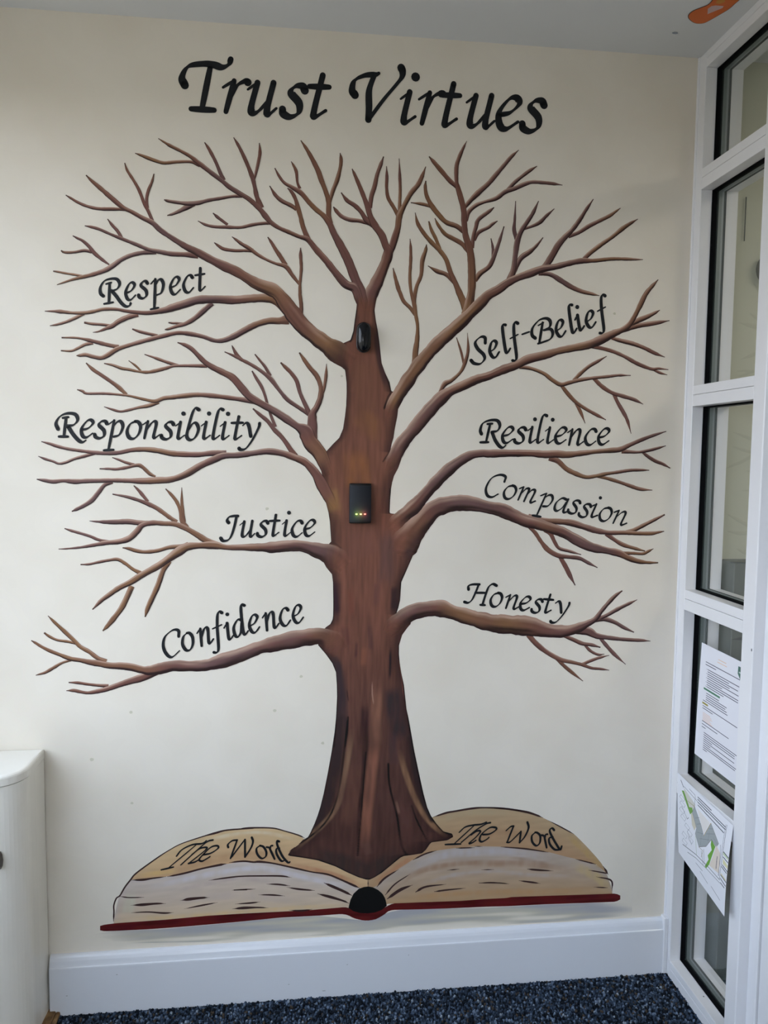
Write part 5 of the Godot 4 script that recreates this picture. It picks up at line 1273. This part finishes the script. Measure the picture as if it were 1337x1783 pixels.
func build_screen() -> void:
	var s := setting("window_2")
	put(box(Vector3(0, 0, 0.0), Vector3(0.1, 2.4, JAMB), 0.0012), "jamb", M.frame, s)
	put(box(Vector3(-0.001, 0, POST), Vector3(0.1, 2.4, 0.339), 0.002), "post", M.frame, s)
	put(box(Vector3(-0.004, 0, -0.001), Vector3(0.004, 2.4, 0.006), 0.0015), "sealant", M.frame, s)
	var edges := [0.0]
	for b in BAYS:
		edges.append(b[0])
		edges.append(b[1])
	edges.append(2.4)
	for i in range(0, edges.size(), 2):
		var y0: float = edges[i]
		var y1: float = edges[i + 1]
		var m := lerpf(y0, y1, 0.56)
		put(box(Vector3(0, y0, JAMB), Vector3(0.1, m - 0.0004, POST), 0.0008), "rail", M.frame, s)
		put(box(Vector3(0.0002, m + 0.0004, JAMB), Vector3(0.1, y1, POST), 0.0008), "glazing_bead", M.frame, s)
	for b in BAYS:
		var lo: float = b[0]
		var hi: float = b[1]
		for g in [["gasket", 0.0295, 0.0465, 0.003, M.rubber], ["spacer", 0.047, 0.0615, 0.0018, M.spacer], ["seal", 0.0615, 0.0675, 0.0022, M.rubber]]:
			var st := begin()
			var p: float = g[3]
			add_box(st, Vector3(g[1], lo, JAMB), Vector3(g[2], hi, JAMB + p), 0.0004)
			add_box(st, Vector3(g[1], lo, POST - p), Vector3(g[2], hi, POST), 0.0004)
			add_box(st, Vector3(g[1], lo, JAMB + p), Vector3(g[2], lo + p, POST - p), 0.0004)
			add_box(st, Vector3(g[1], hi - p, JAMB + p), Vector3(g[2], hi, POST - p), 0.0004)
			put(st.commit(), g[0], g[4], s)
		var sg := begin()
		quad(sg, Vector3(0.0425, lo + 0.001, JAMB + 0.001), Vector3(0.0425, lo + 0.001, POST - 0.001), Vector3(0.0425, hi - 0.001, POST - 0.001), Vector3(0.0425, hi - 0.001, JAMB + 0.001), Vector3.LEFT)
		put(sg.commit(), "pane", M.glass, s)
	var screw := mat(srgb(120, 120, 124), 0.4, 0.6)
	put(box(Vector3(-0.0022, 0.975, 0.3335), Vector3(0.0, 0.981, 0.3365), 0.0008), "screw", screw, s)
	put(box(Vector3(0.018, 0.0462, 0.171), Vector3(0.021, 0.0469, 0.175), 0.0003), "screw", screw, s)
	# door beside the screen
	var d := setting("door_1")
	put(box(Vector3(0.024, 0, 0.339), Vector3(0.1, 2.4, 0.372), 0.002), "door_jamb", M.frame, d)
	put(box(Vector3(0.028, 0, 0.3745), Vector3(0.09, 2.1, 0.47), 0.003), "stile", M.frame, d)
	put(box(Vector3(0.028, 0, 1.27), Vector3(0.09, 2.1, 1.37), 0.003), "stile", M.frame, d)
	put(box(Vector3(0.028, 0.0, 0.472), Vector3(0.09, 0.18, 1.268), 0.003), "bottom_rail", M.frame, d)
	put(box(Vector3(0.028, 1.95, 0.472), Vector3(0.09, 2.1, 1.268), 0.003), "top_rail", M.frame, d)
	put(box(Vector3(0.024, 0, 1.372), Vector3(0.1, 2.4, 1.42), 0.002), "door_jamb", M.frame, d)
	put(box(Vector3(0.024, 2.105, 0.3725), Vector3(0.1, 2.4, 1.3715), 0.002), "header", M.frame, d)
	var sd := begin()
	quad(sd, Vector3(0.058, 0.18, 0.47), Vector3(0.058, 0.18, 1.27), Vector3(0.058, 1.95, 1.27), Vector3(0.058, 1.95, 0.47), Vector3.LEFT)
	put(sd.commit(), "pane", M.glass, d)

# ---------------------------------------------------------------- things
func build_cupboard() -> void:
	var t := thing("boxed_in_cupboard", "low white laminate cupboard with a rounded front corner against the wall", "cupboard", Vector3(-1.612, 0, 0))
	var outline := PackedVector2Array()
	outline.append(Vector2(0, 0.001))
	outline.append(Vector2(0, 0.06))
	for i in 13:
		var a := PI * 0.5 * i / 12.0
		outline.append(Vector2(-0.075 + cos(a) * 0.075, 0.095 + sin(a) * 0.072))
	outline.append(Vector2(-0.336, 0.167))
	outline.append(Vector2(-0.336, 0.001))
	put(stacked(outline, [[0.003, 0.006], [0.003, 0.652]]), "carcass", M.laminate, t)
	put(stacked(outline, [[0.004, 0.6525], [0.0, 0.655], [0.0, 0.671], [0.0012, 0.6745], [0.004, 0.677], [0.008, 0.678]]), "worktop", M.laminate, t)
	put(stacked(outline, [[0.012, -0.004], [0.012, 0.0062]]), "plinth", M.rubber, t)
	var hook := begin()
	for i in 10:
		var a := TAU * i / 10.0
		var b := TAU * (i + 1) / 10.0
		var c := Vector3(-0.0475, 0.487, 0.1625)
		quad(hook, c + Vector3(cos(a) * 0.006, sin(a) * 0.021, 0), c + Vector3(cos(b) * 0.006, sin(b) * 0.021, 0), c + Vector3(cos(b) * 0.004, sin(b) * 0.018, 0.012), c + Vector3(cos(a) * 0.004, sin(a) * 0.018, 0.012), Vector3(cos(a), sin(a), 0.2))
		tri(hook, c + Vector3(0, 0, 0.013), c + Vector3(cos(a) * 0.004, sin(a) * 0.018, 0.012), c + Vector3(cos(b) * 0.004, sin(b) * 0.018, 0.012), Vector3.BACK)
	put(hook.commit(), "handle", mat(srgb(70, 62, 58), 0.4), t)
	var w := thing("wood_offcut", "small split piece of brown wood on the carpet beside the cupboard", "wood", Vector3(-1.6, 0.001, 0.03))
	var s1 := begin()
	add_box(s1, Vector3(-0.016, 0, -0.022), Vector3(0.006, 0.013, 0.06), 0.002)
	put(s1.commit(), "block", M.wood, w)
	var s2 := begin()
	add_box(s2, Vector3(0.0065, 0, -0.024), Vector3(0.016, 0.011, 0.055), 0.002)
	put(s2.commit(), "splinter", M.wood, w)

func build_devices() -> void:
	# glossy black sensor
	var t := thing("motion_sensor", "glossy black pill-shaped sensor fixed on the upper trunk of the painted tree", "sensor", Vector3(-0.8395, 1.686, 0.002))
	var hw := 0.0178
	var hh := 0.0365
	var ni := 40
	var nj := 12
	for part in [["back_plate", 1.0, 0.006, 0.0], ["dome", 0.96, 0.024, 0.005]]:
		var pos := PackedVector3Array()
		var nor := PackedVector3Array()
		for i in ni + 1:
			var a := TAU * i / ni
			var ca := cos(a)
			var sa := sin(a)
			var o := Vector2(ca * hw, sa * hw + signf(sa) * (hh - hw) * smoothstep(0.0, 0.35, absf(sa)))
			for j in nj:
				var ph := PI * 0.5 * j / (nj - 1)
				var r: float = pow(cos(ph), 0.55) * part[1] if part[0] == "dome" else (1.0 if j < nj - 3 else 1.0 - 0.5 * (j - nj + 3))
				var z: float = part[3] + part[2] * (sin(ph) if part[0] == "dome" else minf(1.0, float(j) / 8.0))
				if j == nj - 1:
					r = 0.0
				pos.append(Vector3(o.x * r, o.y * r, z))
				nor.append((Vector3(ca * cos(ph), sa * cos(ph) * 0.5, sin(ph) * 0.9 + 0.02)).normalized())
		put(grid_mesh(pos, nor, PackedColorArray(), ni + 1, nj), part[0], M.black_gloss, t)
	var glow := mat(srgb(240, 240, 240), 0.3)  # white beads stand in for small glints on the dome
	for g in [[-0.0128, -0.006, 0.019], [0.0125, -0.02, 0.014]]:
		var b := SphereMesh.new()
		b.radius = 0.0011
		b.height = 0.0022
		b.radial_segments = 10
		b.rings = 6
		put(b, "glint_bead", glow, t, Vector3(g[0], g[1], g[2]))
	# access reader
	var r2 := thing("door_entry_reader", "matt black rectangular card reader with three small lights on the painted trunk", "card reader", Vector3(-0.8450, 1.2795, 0.002))
	var outline := PackedVector2Array()
	outline.append(Vector2(-0.027, 0))
	outline.append(Vector2(-0.027, 0.0125))
	for i in 15:
		var u := lerpf(-1, 1, i / 14.0)
		outline.append(Vector2(u * 0.0262, 0.0135 + 0.0055 * (1.0 - u * u)))
	outline.append(Vector2(0.027, 0.0125))
	outline.append(Vector2(0.027, 0))
	put(stacked(outline, [[0.0, -0.0435], [0.0, 0.0435]]), "body", M.black_matt, r2)
	put(stacked(outline, [[0.0004, 0.0438], [0.0004, 0.0470], [0.0015, 0.0488], [0.004, 0.0495]]), "end_cap", M.black_cap, r2)
	put(stacked(outline, [[0.004, -0.0495], [0.0015, -0.0488], [0.0004, -0.0470], [0.0004, -0.0438]]), "end_cap", M.black_cap, r2)
	var cols := [srgb(210, 255, 120), srgb(255, 226, 130), srgb(255, 120, 110)]
	for i in 3:
		var lm := mat(cols[i], 0.4)
		lm.emission_enabled = true
		lm.emission = cols[i]
		lm.emission_energy_multiplier = 1.6
		var b2 := SphereMesh.new()
		b2.radius = 0.0028
		b2.height = 0.0056
		b2.radial_segments = 14
		b2.rings = 8
		var o := put(b2, "indicator_light", lm, r2, Vector3(-0.0098 + 0.0104 * i, -0.026, 0.0185 if i == 1 else 0.0178))
		o.scale = Vector3(1, 0.55, 0.4)
		o.set_meta("label", ["green light", "amber light", "red light"][i])
		var lamp := OmniLight3D.new()
		lamp.name = "glow"
		lamp.light_color = cols[i]
		lamp.light_energy = 0.0004
		lamp.light_size = 0.004
		lamp.omni_range = 6.0
		lamp.omni_attenuation = 2.0
		lamp.shadow_enabled = true
		lamp.position = Vector3(-0.0098 + 0.0104 * i, -0.026, 0.022)
		r2.add_child(lamp, true)

# ---------------------------------------------------------------- paper
func draw_line(im: Image, a: Vector2, b: Vector2, w: int, c: Color) -> void:
	var n := maxi(1, int(a.distance_to(b)))
	for i in n + 1:
		var p := a.lerp(b, float(i) / n)
		im.fill_rect(Rect2i(int(p.x) - w / 2, int(p.y) - w / 2, w, w), c)

func draw_poly(im: Image, pts: PackedVector2Array, c: Color) -> void:
	var lo := pts[0]
	var hi := pts[0]
	for p in pts:
		lo = lo.min(p)
		hi = hi.max(p)
	for y in range(maxi(0, int(lo.y)), mini(im.get_height(), int(hi.y) + 1)):
		for x in range(maxi(0, int(lo.x)), mini(im.get_width(), int(hi.x) + 1)):
			if Geometry2D.is_point_in_polygon(Vector2(x + 0.5, y + 0.5), pts):
				im.set_pixel(x, y, c)

func text_row(im: Image, rng: RandomNumberGenerator, a: Vector2, b: Vector2, h: int, c: Color) -> void:
	var n := a.distance_to(b)
	var t := 0.0
	while t < n:
		var l := minf(n - t, rng.randf_range(8, 34))
		draw_line(im, a.lerp(b, t / n), a.lerp(b, (t + l) / n), h, c)
		t += l + 5.0

func paper_mat(im: Image) -> StandardMaterial3D:
	im.generate_mipmaps()
	var m := mat(Color(1, 1, 1), 0.75, 0.0, 0.3)
	m.albedo_texture = ImageTexture.create_from_image(im)
	m.cull_mode = BaseMaterial3D.CULL_DISABLED
	return m

# a sheet between four corners (top left, top right, bottom left, bottom right), bulging by bow along -x
func sheet(tl: Vector3, tr: Vector3, bl: Vector3, br: Vector3, bow: float) -> Mesh:
	var n := 13
	var pos := PackedVector3Array()
	var nor := PackedVector3Array()
	var uv := PackedVector2Array()
	for i in n:
		var v := float(i) / (n - 1)
		for j in n:
			var u := float(j) / (n - 1)
			var p := tl.lerp(tr, u).lerp(bl.lerp(br, u), v)
			p.x -= bow * sin(PI * v) * (0.4 + 0.6 * u)
			pos.append(p)
			uv.append(Vector2(u, v))
	for i in n:
		for j in n:
			var du := pos[i * n + mini(j + 1, n - 1)] - pos[i * n + maxi(j - 1, 0)]
			var dv := pos[mini(i + 1, n - 1) * n + j] - pos[maxi(i - 1, 0) * n + j]
			var nn := du.cross(dv).normalized()
			nor.append(nn if nn.x < 0.0 else -nn)
	return grid_mesh(pos, nor, PackedColorArray(), n, n, uv)

func build_papers() -> void:
	var rng := RandomNumberGenerator.new()
	rng.seed = 77
	var W := 600
	var H := 848
	var im := Image.create(W, H, false, Image.FORMAT_RGB8)
	im.fill(srgb(228, 228, 234))
	var ink := srgb(62, 62, 78)
	var row := func(v: float, u0: float, u1: float, c: Color) -> void: text_row(im, rng, Vector2((u0 * 0.88 + 0.02) * W, v * H), Vector2((u1 * 0.88 + 0.02) * W, v * H), 5, c)
	var pale := srgb(224, 190, 160)
	row.call(0.075, 0.42, 0.6, pale)
	row.call(0.098, 0.4, 0.62, pale)
	row.call(0.147, 0.12, 0.93, ink)
	row.call(0.169, 0.12, 0.38, ink)
	var ends := [0.93, 0.7, 0.91, 0.72, 0.93, 0.55, 0.93, 0.93, 0.6]
	for i in 9:
		if i % 2 == 0:
			im.fill_rect(Rect2i(int(0.155 * W), int((0.205 + i * 0.0185) * H) - 2, 5, 5), ink)
		row.call(0.205 + i * 0.0185, 0.185, ends[i], ink)
	im.fill_rect(Rect2i(int(0.12 * W), int(0.372 * H), int(0.36 * W), 13), srgb(70, 120, 92))
	for i in 4:
		row.call(0.41 + i * 0.0185, 0.19, [0.5, 0.7, 0.66, 0.7][i], ink)
	row.call(0.484, 0.12, 0.72, ink)
	im.fill_rect(Rect2i(int(0.11 * W), int(0.5 * H), int(0.13 * W), 13), srgb(150, 140, 70))
	row.call(0.532, 0.12, 0.96, ink)
	row.call(0.552, 0.12, 0.38, ink)
	for i in 6:
		row.call(0.59 + i * 0.013, 0.14, 0.32 + 0.03 * (i % 3), srgb(226, 200, 184))
	row.call(0.665, 0.13, 0.78, ink)
	row.call(0.69, 0.13, 0.52, ink)
	row.call(0.715, 0.13, 0.22, ink)
	for i in 9:
		row.call(0.757 + i * 0.0185, 0.19, [0.98, 0.93, 0.93, 0.4, 0.93, 0.36, 0.98, 0.95, 0.28][i], ink)
	# crest: a shield with a light cross
	draw_poly(im, PackedVector2Array([Vector2(0.79 * W, 0.045 * H), Vector2(0.92 * W, 0.045 * H), Vector2(0.92 * W, 0.105 * H), Vector2(0.855 * W, 0.15 * H), Vector2(0.79 * W, 0.105 * H)]), srgb(84, 116, 104))
	im.fill_rect(Rect2i(int(0.845 * W), int(0.055 * H), 12, 70), srgb(190, 204, 200))
	im.fill_rect(Rect2i(int(0.81 * W), int(0.085 * H), 54, 10), srgb(190, 204, 200))
	var t := thing("printed_notice", "white printed notice with green and yellow highlights taped to the glass", "notice", Vector3(0.036, 0.628, 0.056))
	put(sheet(Vector3(0.004, 0.297, 0.002), Vector3(0.004, 0.294, 0.212), Vector3(-0.001, 0.0, -0.002), Vector3(-0.001, -0.003, 0.21), 0.003), "sheet", paper_mat(im), t)
	# site plan
	var W2 := 700
	var H2 := 560
	var im2 := Image.create(W2, H2, false, Image.FORMAT_RGB8)
	im2.fill(srgb(226, 227, 233))
	var pt := func(q: Array) -> Vector2: return Vector2(q[0] * 0.001 * W2, q[1] * 0.001 * H2)
	for f in PLAN_AREAS:
		var poly := PackedVector2Array()
		for i in range(1, f.size()):
			poly.append(pt.call(f[i]))
		var c: Array = f[0]
		draw_poly(im2, poly, srgb(c[0], c[1], c[2]))
		if c[3] > 0:
			for i in poly.size():
				draw_line(im2, poly[i], poly[(i + 1) % poly.size()], 2, srgb(96, 92, 80))
	for f in PLAN_LINES:
		for i in range(1, f.size() - 1):
			draw_line(im2, pt.call(f[i]), pt.call(f[i + 1]), f[0][0], srgb(f[0][1], f[0][2], f[0][3]))
	for f in PLAN_TEXT:
		text_row(im2, rng, pt.call(f[0]), pt.call(f[1]), 6, srgb(76, 80, 90))
	var p2 := thing("site_plan_sheet", "white sheet with a coloured site plan hanging on the lower screen rail", "plan", Vector3(0, 0.33, 0.03))
	put(sheet(PLAN_CORNERS[0] - p2.position, PLAN_CORNERS[1] - p2.position, PLAN_CORNERS[2] - p2.position, PLAN_CORNERS[3] - p2.position, 0.004), "sheet", paper_mat(im2), p2)

func build_ceiling_paint() -> void:
	var edge := PackedVector2Array([Vector2(-0.1198, 0.1658), Vector2(-0.1243, 0.1786), Vector2(-0.1204, 0.1935), Vector2(-0.1109, 0.2051), Vector2(-0.1024, 0.2152), Vector2(-0.1004, 0.2256), Vector2(-0.103, 0.245), Vector2(-0.108, 0.27), Vector2(-0.1, 0.3), Vector2(-0.075, 0.315), Vector2(-0.05, 0.3), Vector2(-0.041, 0.27), Vector2(-0.042, 0.2396), Vector2(-0.0436, 0.228), Vector2(-0.0454, 0.2074), Vector2(-0.054, 0.1839), Vector2(-0.0636, 0.1612), Vector2(-0.07, 0.1494), Vector2(-0.079, 0.1449), Vector2(-0.0925, 0.1455), Vector2(-0.1091, 0.1551)])
	var t := thing("painted_shape", "orange rounded shape with a dark outline painted on the ceiling", "mural")
	var n := edge.size()
	var fine := PackedVector2Array()
	for i in n:
		for s in 4:
			fine.append(edge[i].cubic_interpolate(edge[(i + 1) % n], edge[(i + n - 1) % n], edge[(i + 2) % n], s / 4.0))
	var up := func(h: float) -> Callable: return func(v: Vector2) -> Vector3: return Vector3(v.x, h, v.y)
	put(flat_shape(fine, up.call(2.3992), Vector3.DOWN), "outline", mat(srgb(50, 28, 20), 0.5), t)
	var inner: Array = Geometry2D.offset_polygon(fine, -0.0017)
	put(flat_shape(inner[0], up.call(2.3988), Vector3.DOWN), "fill", mat(srgb(214, 104, 40), 0.5), t)
	put(flat_shape(PackedVector2Array([Vector2(-0.0831, 0.1841), Vector2(-0.0934, 0.2036), Vector2(-0.0907, 0.2142), Vector2(-0.0833, 0.2177), Vector2(-0.0643, 0.2177), Vector2(-0.063, 0.2102), Vector2(-0.0722, 0.1986)]), up.call(2.3985), Vector3.DOWN), "pale_patch", mat(srgb(206, 176, 172), 0.6), t)
	put(flat_shape(PackedVector2Array([Vector2(-0.088, 0.226), Vector2(-0.09, 0.238), Vector2(-0.076, 0.242), Vector2(-0.07, 0.232), Vector2(-0.078, 0.224)]), up.call(2.3985), Vector3.DOWN), "yellow_patch", mat(srgb(206, 140, 60), 0.6), t)
	var d := thing("paint_mark", "small blue grey paint mark on the ceiling near the orange shape", "paint mark")
	var ring := PackedVector2Array()
	for i in 14:
		var a := TAU * i / 14.0
		ring.append(Vector2(-0.117 + cos(a) * 0.0075, 0.1006 + sin(a) * 0.0042 - cos(a) * 0.001))
	put(flat_shape(ring, up.call(2.3992), Vector3.DOWN), "mark", mat(srgb(150, 158, 172), 0.6), d)

func build_corridor() -> void:
	var p := thing("grey_floor_cabinet", "dark grey cabinet seen through the glass screen, standing against the wall beyond", "cabinet", Vector3(0.117, 0, 0.002))
	put(box(Vector3(0, 0, 0), Vector3(0.9, 1.134, 0.06), 0.002), "body", M.dark_grey, p)
	put(box(Vector3(0.3, 0.45, 0.0605), Vector3(0.31, 0.62, 0.068), 0.001), "handle", M.spacer, p)
	var r := thing("round_wall_fitting", "round dark grey fitting on the wall beyond the upper glass pane", "fitting", Vector3(0.218, 1.888, 0.002))
	var cyl := CylinderMesh.new()
	cyl.top_radius = 0.038
	cyl.bottom_radius = 0.042
	cyl.height = 0.02
	cyl.radial_segments = 32
	var o := put(cyl, "cover", mat(srgb(70, 66, 62), 0.5), r, Vector3(0, 0, 0.01))
	o.rotation.x = PI / 2
	var ring := TorusMesh.new()
	ring.inner_radius = 0.03
	ring.outer_radius = 0.034
	var o2 := put(ring, "rim", M.rubber, r, Vector3(0, 0, 0.02))
	o2.rotation.x = PI / 2
	var cd := thing("hanging_cord", "thin dark vertical cord on the wall behind the upper glass pane", "cord", Vector3(0.139, 1.957, 0.004))
	var cc := CylinderMesh.new()
	cc.top_radius = 0.0013
	cc.bottom_radius = 0.0013
	cc.height = 0.11
	cc.radial_segments = 8
	put(cc, "line", M.rubber, cd, Vector3(0, 0.055, 0))
	# ceiling light of the corridor
	var l := thing("ceiling_panel_light", "square ceiling light panel in the corridor beyond the screen", "lamp", Vector3(1.05, 2.4, 0.9))
	put(box(Vector3(-0.3, -0.03, -0.3), Vector3(0.3, 0.0, 0.3), 0.003), "casing", M.frame, l)
	var gm := mat(srgb(250, 250, 245), 0.5)
	gm.emission_enabled = true
	gm.emission = Color(1.0, 0.97, 0.9)
	gm.emission_energy_multiplier = 1.5
	put(box(Vector3(-0.27, -0.034, -0.27), Vector3(0.27, -0.03, 0.27), 0.001), "diffuser", gm, l)
	var a := AreaLight3D.new()
	a.name = "light"
	a.area_size = Vector2(0.54, 0.54)
	a.light_color = Color(1.0, 0.97, 0.9)
	a.light_energy = CORRIDOR_LIGHT
	a.area_range = 8.0
	a.area_attenuation = 2.0
	a.shadow_enabled = true
	a.position = Vector3(0, -0.038, 0)
	a.rotation.x = -PI / 2
	l.add_child(a)

const WIN_Z0 := 0.14
const WIN_Z1 := 2.4
const WIN_Y0 := 0.72
const WIN_Y1 := 2.28
const REAR_X0 := -1.8
const REAR_X1 := -1.05
const REAR_Y := 2.1
const REAR_Z := 3.5
const CORRIDOR_LIGHT := 0.4

func _ready() -> void:
	var cam := Camera3D.new()
	cam.name = "camera"
	cam.fov = 68.133
	cam.near = 0.02
	cam.far = 60.0
	cam.position = Vector3(-1.0005, 1.4019, 1.879)
	cam.rotation = Vector3(-0.0763, -0.1145, 0.0103)
	add_child(cam)
	var env := Environment.new()
	env.background_mode = Environment.BG_SKY
	var skm := ProceduralSkyMaterial.new()
	skm.sky_top_color = Color(0.80, 0.87, 0.96)
	skm.sky_horizon_color = Color(0.93, 0.95, 0.98)
	skm.ground_bottom_color = Color(0.46, 0.46, 0.44)
	skm.ground_horizon_color = Color(0.66, 0.66, 0.65)
	skm.energy_multiplier = 4.0
	var sky := Sky.new()
	sky.sky_material = skm
	env.sky = sky
	env.tonemap_mode = Environment.TONE_MAPPER_LINEAR
	env.tonemap_exposure = 1.72
	env.sdfgi_enabled = true
	env.ssao_enabled = true
	env.ssil_enabled = true
	var we := WorldEnvironment.new()
	we.name = "environment"
	we.environment = env
	add_child(we)
	noise.seed = 3
	noise.frequency = 0.02
	noise.fractal_octaves = 3
	grain.seed = 9
	grain.frequency = 0.05
	grain.fractal_octaves = 2
	make_materials()
	build_room()
	build_screen()
	build_tree()
	build_book()
	build_words()
	build_cupboard()
	build_devices()
	build_papers()
	build_ceiling_paint()
	build_corridor()
